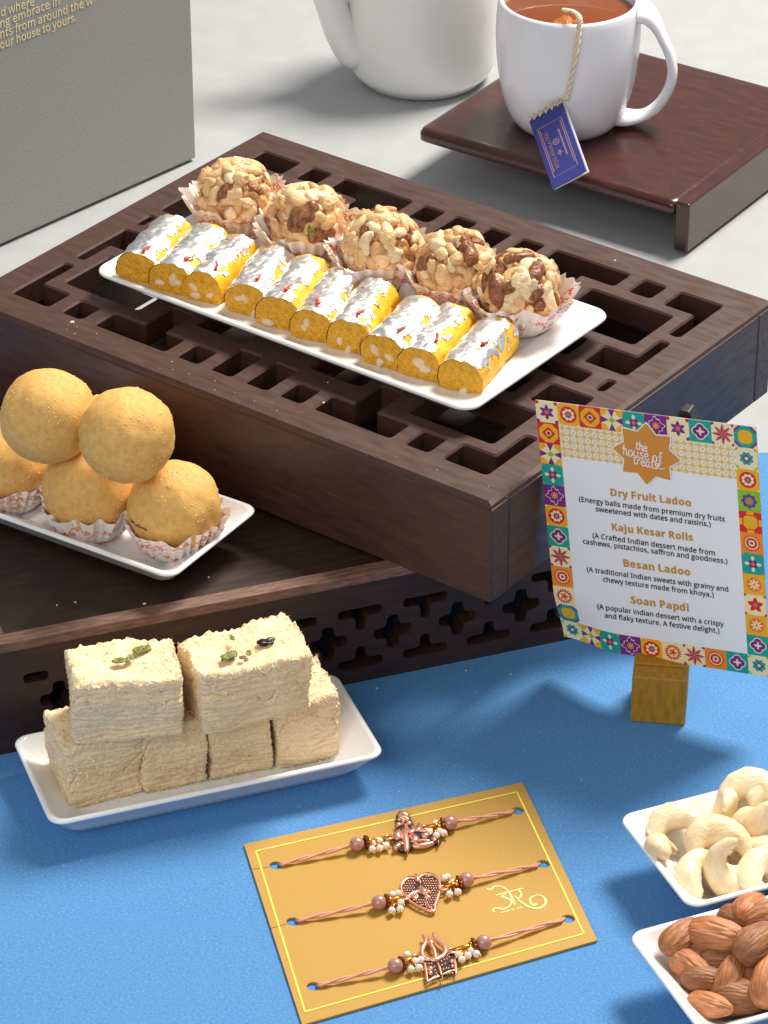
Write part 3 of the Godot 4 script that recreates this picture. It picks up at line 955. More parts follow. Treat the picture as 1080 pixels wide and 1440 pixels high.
func make_fruit_ladoos(floor_y: float) -> void:
	var spots := [[332, 276, "beside the grey box end"], [432, 313, "with a green pistachio chip"], [538, 349, "almost all pale nuts"], [641, 377, "with a dark date"], [730, 409, "at the plate's open end"]]
	var K := []
	for kind in 5:
		var row := []
		for v in 3:
			row.append(kernel_mesh(kind, v))
		K.append(row)
	# date pieces: direction seen from the camera (x right, y up on the picture), size
	var dates := [[[-0.25, 0.05, 1.0], [0.62, 0.1, 0.75], [0.75, 0.55, 0.7]], [[-0.1, 0.05, 1.5], [0.45, -0.42, 1.2], [-0.8, 0.1, 0.7]], [[-0.5, 0.45, 0.8], [0.72, 0.2, 0.7]], [[-0.85, 0.1, 1.2], [0.3, 0.42, 1.35], [0.6, 0.65, 0.8]], [[-0.62, -0.05, 1.4], [0.0, 0.85, 1.3], [0.42, 0.5, 1.2], [0.45, -0.1, 0.9], [-0.55, 0.55, 0.8]]]
	var toward := Vector3(0, sin(PITCH), cos(PITCH))
	var up_p := Vector3(0, cos(PITCH), -sin(PITCH))
	for i in spots.size():
		var R := 0.0160
		var c := px(spots[i][0], spots[i][1], floor_y + R + 0.0005)
		var cup := tag(part(self, "paper_cup", paper_cup(0.0125, 0.0238, 0.0175, 30, i), cup_material, Vector3(c.x, floor_y + 0.0002, c.z), Basis(Vector3.UP, i * 1.3)), "printed paper cup holding the nut ladoo %s" % spots[i][2], "paper cup", "paper cups on the long plate")
		var o := thing("nut_ladoo", "round nut and dried fruit ladoo %s, in a paper cup" % spots[i][2], "sweet", Vector3(c.x, floor_y + 0.0006, c.z), 0, "nut ladoos on the long plate")
		part(o, "core", ellipsoid(Vector3(R, R, R) * 0.95, 0.0026, 260.0, i, 60, 40), M.caramel, Vector3(0, R, 0))
		rng.seed = 300 + i
		var used := []
		for d in dates[i]:
			var dir = (Vector3.RIGHT * d[0] + up_p * d[1] + toward * sqrt(maxf(0.05, 1.0 - d[0] * d[0] - d[1] * d[1]))).normalized()
			used.append([dir, 0.24])
			part(o, "date_piece", K[3][rng.randi() % 3], M.date, Vector3(0, R, 0) + dir * R * 0.90, facing(dir, rng.randf() * PI) * Basis.from_scale(Vector3(0.68, 0.85, 0.75) * d[2]))
		if i == 1:
			var gd := (Vector3.RIGHT * 0.12 - up_p * 0.30 + toward * 0.93).normalized()
			part(o, "pistachio_chip", K[2][0], M.pistachio, Vector3(0, R, 0) + gd * R * 1.0, facing(gd, 0.4) * Basis.from_scale(Vector3(0.6, 0.5, 0.45)))
		var n := 118
		for k in n:
			var y := 1.0 - 2.0 * (k + 0.5) / n
			if y < -0.75:
				continue
			var a := k * 2.399963 + rng.randf_range(-0.2, 0.2)
			var rr := sqrt(1.0 - y * y)
			var dir := Vector3(rr * cos(a), y, rr * sin(a))
			var hit := false
			for q in used:
				if dir.angle_to(q[0]) < q[1]:
					hit = true
			if hit:
				continue
			var roll := rng.randf()
			var kind := 0 if roll < 0.28 else 1 if roll < 0.62 else 2 if roll < 0.86 else 4
			if i == 2 and kind == 4:
				kind = 0
			var m: Material = M["kernel%d" % (rng.randi() % 4)]
			if i == 4 and rng.randf() < 0.15:
				m = M.date
			part(o, ["cashew_half", "split_kernel", "nut_chunk", "date_piece", "nut_sliver"][kind], K[kind][rng.randi() % 3], m, Vector3(0, R, 0) + dir * R * rng.randf_range(0.90, 1.0), facing((dir + Vector3(rng.randf_range(-0.3, 0.3), rng.randf_range(-0.3, 0.3), rng.randf_range(-0.3, 0.3))).normalized(), rng.randf() * PI) * Basis.from_scale(Vector3.ONE * rng.randf_range(0.62, 0.92)))
	# a loose corner of folded paper between the cups
	var s := tag(part(self, "paper_slip", surf(8, 8, func(u, v): return Vector3((u - 0.5) * 0.010 * (1.0 - v * 0.8), v * 0.012, -v * 0.006 + 0.002 * sin(u * PI))), M.paper_white, px(573, 425, floor_y)), "small white paper point sticking up between rolls and paper cups", "paper")

func make_besan(floor_y: float) -> void:
	var R := 0.0190
	var low := []
	var spots := [[245, 712, "with a dark raisin streak, at the plate's bare end"], [125, 687, "in the middle paper cup"], [10, 647, "in the cup farthest from the bare end"], [86, 652, "behind the others at the back of the heap"]]
	var places := []
	for s in spots:
		places.append(px(s[0], s[1], floor_y + R + 0.0008))
	var second: Vector3 = places[1]
	places[3] = places[1] + Vector3(0.004, 0, -0.0395)
	for i in 4:
		var c: Vector3 = places[i]
		if i < 3:
			tag(part(self, "paper_cup", paper_cup(0.0128, 0.0208, 0.0155, 32, 20 + i), cup_material, Vector3(c.x, floor_y + 0.0002, c.z), Basis(Vector3.UP, i * 2.1)), "printed cup under the yellow ladoo %s" % spots[i][2], "paper cup", "paper cups under the yellow ladoos")
		low.append(c)
		besan_ball(c, R, i, "smooth yellow gram flour ladoo %s" % spots[i][2])
	for u in [[68, 585, "resting on top of the heap, over the far paper cup"], [178, 612, "resting on top of the heap, over the middle paper cup"]]:
		var y := 0.16
		var c := px(u[0], u[1], y)
		while y > floor_y + R:
			c = px(u[0], u[1], y)
			var near := false
			for l in low:
				if c.distance_to(l) < 2.0 * R * 0.985:
					near = true
			if near:
				break
			y -= 0.0003
		low.append(c)
		besan_ball(c, R * 1.01, 7 + int(u[0]), "smooth yellow gram flour ladoo %s" % u[2])

func besan_ball(c: Vector3, R: float, seed_: int, label: String) -> void:
	var o := thing("gram_ladoo", label, "sweet", c - Vector3(0, R, 0), 0, "yellow ladoos heaped on the small plate")
	var off := Vector3(seed_ * 2.3, seed_ * 5.1, 0)
	var shape := func(d: Vector3):
		var r := R * (1.0 + 0.055 * noise.get_noise_3dv(d * 0.9 + off) + 0.014 * noise.get_noise_3dv(d * 2.4 + off) + 0.004 * noise.get_noise_3dv(d * 11.0 + off))
		return d * r
	part(o, "ball", surf(72, 44, func(u, v):
		var a: float = (0.0 if u == 1.0 else u) * TAU
		var b: float = v * PI
		return shape.call(Vector3(sin(b) * cos(a), cos(b), sin(b) * sin(a)))), M.besan, Vector3(0, R, 0))
	rng.seed = 900 + seed_
	var V := PackedVector3Array()
	var I := PackedInt32Array()
	for k in 760:
		var d := Vector3(rng.randfn(), rng.randfn(), rng.randfn()).normalized()
		var dens := noise.get_noise_3dv(d * 1.7 + off * 1.7)
		if rng.randf() > 0.35 + dens * 1.4:
			continue
		var p: Vector3 = shape.call(d)
		var s := rng.randf_range(0.00018, 0.00042)
		var b := facing(d, rng.randf() * TAU)
		var first := V.size()
		for q in [Vector3(-1, 0, -0.6), Vector3(0.8, 0, -1), Vector3(1, 0, 0.7), Vector3(-0.7, 0, 1), Vector3(0, 0.9, 0)]:
			V.append(p + b * q * s)
		for q in 4:
			I.append_array(PackedInt32Array([first + q, first + (q + 1) % 4, first + 4]))
	var g := part(o, "crumbs", tris(V, I, false), M.crumb, Vector3(0, R, 0))
	g.set_meta("kind", "stuff")
	if seed_ == 0:
		var d := (Vector3(-0.72, -0.02, 0.70)).normalized()
		part(o, "raisin_streak", ellipsoid(Vector3(0.0016, 0.0012, 0.0055), 0.0008, 300.0, 2, 16, 10), M.date, Vector3(0, R, 0) + d * R * 0.985, facing(d, 0.0) * Basis(Vector3.UP, -0.35))

# flaky blocks: a lumpy box with strata on its sides, and loose fibres
func soan_block(label: String, at: Vector3, yaw: float, size: Vector3, seed_: int, tilt := Basis.IDENTITY) -> Node3D:
	var o := thing("flaky_block", label, "sweet", at, 0, "flaky sweet blocks on the oblong plate")
	o.basis = Basis(Vector3.UP, yaw) * tilt
	var off := Vector3(seed_ * 11.7, seed_ * 4.1, seed_ * 7.9)
	var h := size / 2
	var rr := 0.0016
	var shape := func(p: Vector3) -> Vector3:            # p on the box surface, centred
		var c := p.clamp(-h + Vector3.ONE * rr, h - Vector3.ONE * rr)
		var n := (p - c).normalized()
		var q := c + n * rr
		var side := 1.0 - absf(n.y)
		var warp := Vector3(noise.get_noise_3dv(q * 34.0 + off), noise.get_noise_3dv(q * 34.0 + off + Vector3(31, 0, 0)), noise.get_noise_3dv(q * 34.0 + off + Vector3(0, 57, 0))) * 0.0024
		var strata := noise.get_noise_3d(q.x * 45.0 + off.x, q.y * 620.0 + off.y, q.z * 45.0 + off.z) * 0.00055 * side
		var flake := (0.28 - absf(noise.get_noise_3dv(q * 210.0 + off))) * 0.00035 * (0.5 + side)
		var fine := noise.get_noise_3dv(q * 1100.0 + off) * 0.00032
		var along := q.x + q.z
		var yc := h.y * 0.9 * noise.get_noise_2d(along * 38.0 + off.x, off.y)
		var crack := exp(-pow((q.y - yc) / 0.0006, 2.0)) * 0.0017 * side * smoothstep(-0.15, 0.2, noise.get_noise_2d(along * 60.0 + off.z, 3.0))
		var lip := 0.0
		if q.y > h.y * 0.7:
			var e := maxf(absf(q.x) / h.x, absf(q.z) / h.z)
			lip = smoothstep(0.84, 1.0, e) * noise.get_noise_3d(q.x * 300.0 + off.x, 3.0, q.z * 300.0) * 0.0022
		return q + n * (strata + flake + fine - crack) + warp * (1.0 if q.y > -h.y * 0.8 else 0.4) + Vector3(0, lip, 0)
	var st := SurfaceTool.new()
	st.begin(Mesh.PRIMITIVE_TRIANGLES)
	st.set_smooth_group(0)
	var base := 0
	var n := 72
	for ax in 3:
		for sg in [-1.0, 1.0]:
			var a1 := (ax + 1) % 3
			var a2 := (ax + 2) % 3
			for i in n + 1:
				for j in n + 1:
					var p := Vector3.ZERO
					p[ax] = h[ax] * sg
					p[a1] = h[a1] * sin((float(i) / n - 0.5) * PI) if false else h[a1] * (2.0 * i / n - 1.0)
					p[a2] = h[a2] * (2.0 * j / n - 1.0)
					st.add_vertex(shape.call(p) + Vector3(0, h.y, 0))
			for i in n:
				for j in n:
					var a := base + i * (n + 1) + j
					var quad := [a, a + n + 1, a + 1, a + 1, a + n + 1, a + n + 2] if sg < 0 else [a, a + 1, a + n + 1, a + 1, a + n + 2, a + n + 1]
					for k in quad:
						st.add_index(k)
			base += (n + 1) * (n + 1)
	st.generate_normals()
	part(o, "crumbly_body", st.commit(), M.flaky)
	# fibres and flakes
	rng.seed = 2000 + seed_
	var V := PackedVector3Array()
	var I := PackedInt32Array()
	for k in 3000:
		var p := Vector3(rng.randf_range(-h.x, h.x), rng.randf_range(-h.y, h.y), rng.randf_range(-h.z, h.z))
		var face := rng.randi() % 8
		var edge := rng.randf() < 0.30
		if face < 3:
			p.z = h.z
		elif face < 4:
			p.x = -h.x
		elif face < 5:
			p.x = h.x
		elif face < 7:
			p.y = h.y
		else:
			p.z = -h.z
		if edge:
			p.y = h.y * (1.0 if rng.randf() < 0.7 else -1.0)
			if rng.randf() < 0.6:
				p.z = h.z
			else:
				p.x = -h.x * (1.0 if rng.randf() < 0.7 else -1.0)
		if noise.get_noise_3dv(p * 140.0 + off) < -0.08:
			continue
		var q: Vector3 = shape.call(p) + Vector3(0, h.y, 0)
		var out := (p / h).normalized()
		var dir := Vector3(rng.randfn(), rng.randfn() * 0.5, rng.randfn()).normalized()
		dir = (dir - out * dir.dot(out) * 0.8 + out * (0.25 if edge else 0.05)).normalized()
		var s := dir.cross(out + Vector3(0.01, 0.02, 0.0)).normalized()
		var first := V.size()
		if rng.randf() < 0.55:                               # broad crumbling flake
			var l := rng.randf_range(0.0005, 0.0014)
			var w := l * rng.randf_range(0.35, 0.8)
			var lift := out * l * rng.randf_range(0.05, 0.35)
			V.append_array(PackedVector3Array([q - dir * l * 0.5 + s * w * rng.randf_range(0.2, 0.5), q - dir * l * 0.4 - s * w * 0.5, q + dir * l * 0.5 + lift - s * w * rng.randf_range(0.1, 0.5), q + dir * l * rng.randf_range(0.3, 0.6) + lift + s * w * 0.4, q + out * l * 0.2]))
			for e in 4:
				I.append_array(PackedInt32Array([first + e, first + (e + 1) % 4, first + 4]))
		else:                                                # short fibre
			var l := rng.randf_range(0.0005, 0.0017)
			s *= rng.randf_range(0.00008, 0.0002)
			V.append_array(PackedVector3Array([q + s, q - s, q + dir * l * 0.5 + out * l * 0.14 + s * 0.8, q + dir * l * 0.5 + out * l * 0.14 - s * 0.8, q + dir * l + out * l * 0.06]))
			I.append_array(PackedInt32Array([first, first + 2, first + 1, first + 1, first + 2, first + 3, first + 2, first + 4, first + 3]))
	var g := part(o, "fibres", tris(V, I, false), M.fibre)
	g.set_meta("kind", "stuff")
	return o

func make_soan(floor_y: float, yaw: float) -> void:
	var s := 0.0290
	var e := Basis(Vector3.UP, yaw) * Vector3.RIGHT
	var fwd := Basis(Vector3.UP, yaw) * Vector3.BACK
	var a := px(90, 1139, floor_y)                       # bottom left of the front faces
	var b := px(478, 1066, floor_y)
	var L := (b - a).length()
	var dirx := (b - a).normalized()
	var yaw2 := atan2(-dirx.z, dirx.x)
	fwd = Basis(Vector3.UP, yaw2) * Vector3.BACK
	var cuts := [0.0, 0.285, 0.525, 0.762, 1.0]
	var names := ["lower flaky beige block at the row end away from the menu card, leaning a little", "second lower flaky beige block, under the left leaning top block", "third lower flaky beige block, under the pair of top blocks", "lower flaky beige block at the row end nearest the menu card, its top bare"]
	for i in 4:
		var x0: float = cuts[i] * L + 0.0003
		var x1: float = cuts[i + 1] * L - 0.0003
		var c := a + dirx * (x0 + x1) / 2 - fwd * 0.0132
		soan_block(names[i], Vector3(c.x, floor_y + 0.0003, c.z), yaw2 + [0.06, 0.0, -0.01, 0.02][i], Vector3(x1 - x0 - 0.0004, s + [0.0, 0.0, 0.001, 0.0015][i], 0.0262), i + 1)
	var y := floor_y + s + 0.001
	var p := px(183, 1042, y)
	var f1 := Basis(Vector3.UP, deg_to_rad(8)) * Vector3.BACK
	var c1 := p - f1 * 0.0142
	var upper := []
	upper.append(soan_block("upper flaky beige block with pistachio slivers on its cream top, away from the menu card", c1, deg_to_rad(8), Vector3(0.0415, 0.0272, 0.0285), 11, Basis(Vector3.BACK, 0.02)))
	var p2 := px(364, 1017, y)
	var f2 := Basis(Vector3.UP, deg_to_rad(20)) * Vector3.BACK
	var c2 := p2 - f2 * 0.0145
	upper.append(soan_block("upper flaky beige block with a dark raisin on its cream top, nearer the menu card", c2, deg_to_rad(20), Vector3(0.0445, 0.0268, 0.0290), 12, Basis(Vector3.BACK, 0.05)))
	# garnish pressed into the tops of the two upper blocks
	var g := [[200, 913, 0.0275, "pistachio", 1.2, 0.3], [182, 925, 0.0275, "pistachio", 0.8, 0.9], [168, 929, 0.0275, "pistachio", 0.9, 0.2], [327, 897, 0.0276, "pistachio", 0.6, 1.6], [322, 922, 0.0276, "pistachio", 1.2, 0.3], [350, 918, 0.0276, "pistachio", 0.6, 1.2], [341, 924, 0.0276, "date", 0.5, 0.2], [374, 903, 0.0276, "raisin", 1.2, 0.0]]
	for k in g:
		var block: Node3D = upper[0 if k[0] < 260 else 1]
		var at := px(k[0], k[1], y + k[2] + 0.0007)
		part(block, {"pistachio": "pistachio_sliver", "date": "fruit_chip", "raisin": "raisin"}[k[3]], ellipsoid(Vector3(0.0033, 0.0009, 0.0018), 0.0013, 420.0, int(k[0]), 22, 14, 0.8), M[k[3]], block.transform.affine_inverse() * at, Basis(Vector3.UP, k[5]) * Basis.from_scale(Vector3(k[4], k[4] * 0.7, k[4]) * 0.88))

# ---------------------------------------------------------------- nuts
func cashew_mesh(v: int) -> ArrayMesh:
	var pts := []
	var open_: float = [1.75, 1.5, 1.95][v]
	for k in 25:
		var a := lerpf(-open_, open_, k / 24.0)
		var r := 0.0086 + 0.0006 * sin(k * 0.3 + v)
		pts.append(Vector3(sin(a) * r, 0, -cos(a) * r + 0.003))
	var V := PackedVector3Array()
	var I := PackedInt32Array()
	tube_into(V, I, pts, func(t): return 0.0053 * pow(sin(lerpf(0.05, PI - 0.07, t)), 0.42) * (1.08 + 0.12 * sin(t * 3.0 + v) - 0.30 * t), 22, 0.92)
	for i in V.size():
		var p := V[i]
		V[i] += Vector3(p.x, p.y * 2.0, p.z).normalized() * (noise.get_noise_3dv(p * 120.0 + Vector3(v * 9, 0, 0)) * 0.0005 + noise.get_noise_3d(atan2(p.x, -p.z + 0.003) * 4.0, p.y * 500.0, v * 7.0) * 0.00028)
	return tris(V, I)

func almond_mesh(v: int) -> ArrayMesh:
	return surf(110, 34, func(u, w):
		var a: float = (0.0 if u == 1.0 else u) * TAU
		var t: float = w
		var x := lerpf(-0.0112, 0.0112, (1.0 - cos(t * PI)) / 2)
		var r := 0.0066 * pow(maxf(sin(t * PI), 0.0), 0.85) * (1.0 + 0.24 * cos(t * PI))
		var ridge := noise.get_noise_3d(cos(a) * 8.0 + v * 40.0, sin(a) * 8.0, x * 85.0) * 0.00062 + noise.get_noise_3d(cos(a) * 1.1 + v * 11.0, sin(a) * 1.1, x * 70.0) * 0.0004
		r += ridge * smoothstep(0.0, 0.12, t) * smoothstep(0.0, 0.12, 1.0 - t)
		return Vector3(x, sin(a) * r * 0.78, cos(a) * r))

func make_nuts() -> void:
	var C := [cashew_mesh(0), cashew_mesh(1), cashew_mesh(2)]
	# pixel, height, turn (degrees in plan), tilt, roll, size
	var cs := [[955, 1160, 0.0215, 8, 22, 6, 1.08], [940, 1194, 0.0205, 62, 18, -34, 1.05], [1018, 1143, 0.0225, -14, 8, 82, 1.12], [1013, 1184, 0.0245, 0, 26, -4, 1.22], [986, 1226, 0.0205, 78, 10, 20, 1.1], [1032, 1222, 0.0225, 100, -30, 62, 1.25], [1060, 1117, 0.0245, -8, 24, 10, 1.25], [1084, 1160, 0.0245, 70, 15, 70, 1.1], [1080, 1220, 0.0215, 30, 10, 10, 1.2], [1054, 1164, 0.0195, 95, 0, 60, 0.9], [1088, 1118, 0.0245, 20, 20, 0, 1.0]]
	for i in cs.size():
		var q: Array = cs[i]
		var b := Basis(Vector3.UP, deg_to_rad(q[3])) * Basis(Vector3.RIGHT, deg_to_rad(q[4])) * Basis(Vector3.BACK, deg_to_rad(q[5]))
		tag(part(self, "cashew_nut", C[i % 3], M["cashew%d" % (i % 2)], px(q[0], q[1] + 3, q[2] - 0.0015), b * Basis.from_scale(Vector3.ONE * q[6] * 0.88)), "pale curved cashew nut heaped in the white dish behind the almonds", "nut", "cashew nuts in their dish")
	fill_dish(C, "cashew_nut", ["cashew0", "cashew1"], "pale curved cashew nut heaped in the white dish behind the almonds", "cashew nuts in their dish", Vector3(0.1553, 0, 0.2573), 0.0125, 0.0175, 0.82, 41)
	var A := [almond_mesh(0), almond_mesh(1), almond_mesh(2)]
	var al := [[958, 1316, 0.0245, 50, 8, 0, 1.08], [1010, 1315, 0.027, -22, 5, 15, 1.25], [1066, 1325, 0.028, 48, 0, 30, 1.25], [985, 1342, 0.020, -20, 5, 40, 1.1], [974, 1362, 0.020, -40, -10, 30, 1.0], [990, 1376, 0.019, -12, 0, 20, 0.95], [1028, 1374, 0.021, 70, 30, 30, 1.0], [998, 1414, 0.0185, -28, 8, 10, 0.95], [1040, 1404, 0.017, -8, 0, 40, 1.15], [1058, 1375, 0.019, 80, 20, 10, 1.0], [1055, 1275, 0.025, 60, -10, 0, 1.05], [1042, 1295, 0.023, -30, 0, 20, 1.0], [1080, 1285, 0.026, 20, 10, 0, 1.1], [1082, 1380, 0.024, 75, 25, 10, 1.15], [1020, 1345, 0.021, 10, 0, 0, 1.1]]
	for i in al.size():
		var q: Array = al[i]
		var b := Basis(Vector3.UP, deg_to_rad(q[3])) * Basis(Vector3.BACK, deg_to_rad(q[4])) * Basis(Vector3.RIGHT, deg_to_rad(q[5]))
		tag(part(self, "almond", A[i % 3], M["almond%d" % (i * 2 % 3)], px(q[0], q[1], q[2] - 0.001), b * Basis.from_scale(Vector3.ONE * q[6] * 0.82)), "brown wrinkled almond heaped in the white dish in front of the cashews", "nut", "almonds in their dish")
	fill_dish(A, "almond", ["almond0", "almond1", "almond2"], "brown wrinkled almond heaped in the white dish in front of the cashews", "almonds in their dish", Vector3(0.1545, 0, 0.3274), 0.0125, 0.0165, 0.85, 43)

func fill_dish(meshes: Array, called: String, mats: Array, label: String, group: String, c: Vector3, step: float, top: float, size: float, seed_: int) -> void:
	# the lower layers of the heap, lying in the dish
	rng.seed = seed_
	var b := Basis(Vector3.UP, deg_to_rad(22.5))
	for layer in 2:
		var nx := 6 if layer == 0 else 5
		for i in nx:
			for j in ([-0.6, 0.6] if layer == 0 else [-0.9, 0.0, 0.9]):
				var p := Vector3((i - (nx - 1) / 2.0) * step * (1.0 if layer == 0 else 1.25) + rng.randf_range(-0.002, 0.002), 0.0098 if layer == 0 else top, j * 0.0115 + rng.randf_range(-0.002, 0.002))
				var turn := Basis(Vector3.UP, rng.randf() * TAU) * Basis(Vector3.RIGHT, rng.randf_range(-0.3, 0.3)) * Basis(Vector3.BACK, rng.randf_range(-0.3, 0.3))
				tag(part(self, called, meshes[rng.randi() % 3], M[mats[rng.randi() % mats.size()]], c + b * p, turn * Basis.from_scale(Vector3.ONE * size)), label, "nut", group)

func make_crumbs() -> void:                              # specks fallen on the stands and the sheet
	rng.seed = 77
	var V := PackedVector3Array()
	var I := PackedInt32Array()
	var spots := [[101, 453, 0.0993, 2.2], [203, 849, LOW_H, 1.5], [80, 851, LOW_H, 1.2], [106, 847, LOW_H, 1.2], [293, 812, LOW_H, 1.0], [865, 366, 0.0993, 1.3], [455, 566, 0.0993, 1.2], [461, 538, 0.0993, 1.0], [655, 943, 0.0, 1.0], [718, 948, 0.0, 1.0], [530, 968, 0.0, 1.3]]
	for k in 26:
		spots.append([rng.randf_range(20, 860), rng.randf_range(960, 1430), 0.0002, rng.randf_range(0.35, 0.8)])
	for k in 60:                                          # on the dish in front of and beside the flaky blocks
		var f := rng.randf()
		spots.append([lerpf(100, 485, f) + rng.randf_range(-4, 4), lerpf(1143, 1068, f) + rng.randf_range(-6, 4), 0.0055, rng.randf_range(0.4, 1.3)])
	for k in 22:
		var t := rng.randf()
		spots.append([lerpf(20, 690, t) + rng.randf_range(-5, 25), lerpf(432, 690, t) + rng.randf_range(-6, 10), 0.0993, rng.randf_range(0.3, 0.7)])
	for q in spots:
		var p := px(q[0], q[1], q[2])
		var first := V.size()
		var s: float = q[3] * 0.00042
		for e in [Vector3(-1, 0, -0.6), Vector3(0.8, 0.1, -1), Vector3(1, 0, 0.7), Vector3(-0.7, 0.1, 1), Vector3(0, 0.9, 0)]:
			V.append(p + Vector3(e.x * rng.randf_range(0.6, 1.3), e.y, e.z * rng.randf_range(0.6, 1.3)) * s)
		for e in 4:
			I.append_array(PackedInt32Array([first + e, first + (e + 1) % 4, first + 4]))
	var o := part(self, "sweet_crumbs", tris(V, I, false), M.crumb_pale)
	tag(o, "tiny pale sweet crumbs scattered over the wooden stands and blue sheet", "crumbs").set_meta("kind", "stuff")

# ---------------------------------------------------------------- menu card
const CREAM := Color(0.97, 0.90, 0.70)
const PURPLE := Color(0.49, 0.16, 0.52)
const ORANGE := Color(0.93, 0.47, 0.13)
const RED := Color(0.86, 0.14, 0.11)
const YELLOW := Color(0.96, 0.70, 0.10)
const TEAL := Color(0.07, 0.64, 0.58)
const GREEN := Color(0.55, 0.76, 0.16)
const PAPER := Color(0.955, 0.955, 0.96)

func star(r: float, a: float, n: int, outer: float, inner: float) -> bool:
	var s := absf(fposmod(a * n / TAU + 0.5, 1.0) - 0.5) * 2.0
	return r < lerpf(outer, inner, s)

func tile_color(kind: int, u: float, v: float) -> Color:
	var r := sqrt(u * u + v * v)
	var a := atan2(v, u)
	var au := absf(u)
	var av := absf(v)
	var corner := Vector2(1.0 - au, 1.0 - av).length()
	match kind:
		0:
			if r < 0.2: return ORANGE
			if star(r, a + PI / 2, 6, 0.72, 0.36): return PURPLE
			return (RED if a < 0.0 else PURPLE) if corner < 0.34 and absf(au - av) < 0.22 else CREAM
		1:
			if r < 0.16: return ORANGE
			if star(r, a, 8, 0.36, 0.24): return PURPLE
			if star(r, a + 0.39, 8, 0.60, 0.46): return CREAM
			if r < 0.76: return RED
			return CREAM if corner < 0.2 else YELLOW
		2:
			if r < 0.16: return PURPLE
			if r < 0.27: return CREAM if fposmod(a * 8 / TAU, 1.0) < 0.5 else YELLOW
			if au + av < 0.62: return RED
			return YELLOW if au + av < 1.25 and maxf(au, av) < 0.88 else RED
		3:
			if r < 0.24: return GREEN
			if minf(au, av) < (maxf(au, av) - 0.28) * 0.45 and maxf(au, av) > 0.3: return PURPLE
			return YELLOW if corner < 0.66 else CREAM
		4:
			if r < 0.17: return ORANGE
			if star(r, a + PI / 4, 4, 0.52, 0.22) : return PURPLE
			if minf(au, av) < 0.16 * sin(clampf((maxf(au, av) - 0.3) / 0.5, 0, 1) * PI) and maxf(au, av) < 0.8: return CREAM
			return ORANGE if corner < 0.22 else TEAL
		5:
			if r < 0.14: return YELLOW
			if star(r, a, 8, 0.34, 0.2): return CREAM if r > 0.25 else ORANGE
			var d := au + av * 0.95 + 0.10 * sin(a * 8.0)
			return CREAM if d > 0.78 and d < 0.88 else PURPLE
		6:
			if r < 0.12: return CREAM
			if star(r, a, 4, 0.4, 0.08): return CREAM
			var q := minf(Vector2(au - 0.34, av).length(), Vector2(au, av - 0.34).length())
			if q < 0.34: return PURPLE
			return CREAM if q < 0.44 else TEAL
		7:
			if star(r, a, 8, 0.95, 0.36): return ORANGE if fposmod(a * 8 / TAU, 1.0) < 0.5 else PURPLE
			return PURPLE if corner < 0.25 else CREAM
		8:
			if maxf(au, av) < 0.62 and au + av < 0.98: return YELLOW
			if au + av > 1.62: return CREAM
			return PURPLE if au + av > 1.32 else TEAL
		9:
			if r < 0.14: return PURPLE
			if star(r, a, 8, 0.34, 0.24): return CREAM
			if r < 0.5: return RED
			if r < 0.6: return CREAM
			return RED if r < 0.8 and fposmod(a * 20 / TAU, 1.0) < 0.5 + (0.68 - r) * 2.0 else ORANGE.lerp(YELLOW, 0.4)
		10:
			if r < 0.12: return RED
			if star(r, a, 5, 0.46, 0.18): return ORANGE
			if r < 0.5: return CREAM
			return RED if r < 0.62 or (r < 0.78 and fposmod(a * 18 / TAU, 1.0) < 0.5) else CREAM
		11:
			if r < 0.16: return CREAM
			if star(r, a, 4, 0.42, 0.2): return PURPLE
			if star(r, a + 0.39, 8, 0.66, 0.5): return TEAL
			return GREEN if corner < 0.32 and corner > 0.16 else CREAM
		12:
			if r < 0.26: return ORANGE
			if star(r, a, 8, 0.74, 0.56): return PURPLE if r > 0.4 else TEAL
			return GREEN
		13:
			if maxf(au, av) < 0.62 and au + av < 1.0: return YELLOW
			return YELLOW if minf(au, av) < 0.3 and maxf(au, av) > 0.72 else RED
		14:
			if r < 0.2: return Color(0.66, 0.5, 0.45)
			return RED if star(r, a + PI / 2, 5, 0.75, 0.38) or corner < 0.24 else CREAM
		15:
			if r < 0.12: return ORANGE
			if star(r, a, 8, 0.6, 0.2): return CREAM
			return ORANGE if r < 0.68 else YELLOW
	return CREAM

func card_image() -> Image:
	var n := 64
	var img := Image.create(n * 10, n * 12, false, Image.FORMAT_RGB8)
	img.fill(PAPER)
	var top := [0, 1, 2, 3, 4, 5, 0, 6, 7, 8]
	var left := [0, 2, 3, 4, 5, 1, 6, 7, 9, 10, 8, 11]
	var right := [8, 11, 1, 12, 13, 9, 4, 15, 14, 15, 6, 11]
	var bottom := [11, 3, 4, 5, 1, 10, 7, 9, 6, 11]
	var put := func(kind, cx, cy):
		for y in n:
			for x in n:
				img.set_pixel(cx * n + x, cy * n + y, tile_color(kind, (x + 0.5) / n * 2.0 - 1.0, (y + 0.5) / n * 2.0 - 1.0))
	for k in 10:
		put.call(top[k], k, 0)
		put.call(bottom[k], k, 11)
	for k in range(1, 11):
		put.call(left[k], 0, k)
		put.call(right[k], 9, k)
	# fine gold lattice on the band under the top tiles
	for y in range(n, int(n * 2.55)):
		for x in range(n, n * 9):
			var a := fposmod(x / 21.0, 1.0)
			var b := fposmod(y / 21.0, 1.0)
			var l := minf(minf(absf(a - b), absf(a + b - 1.0)), minf(absf(a - 0.5), absf(b - 0.5)))
			if l < 0.075:
				img.set_pixel(x, y, Color(0.90, 0.75, 0.42))
			else:
				img.set_pixel(x, y, Color(0.97, 0.955, 0.91))
	return img

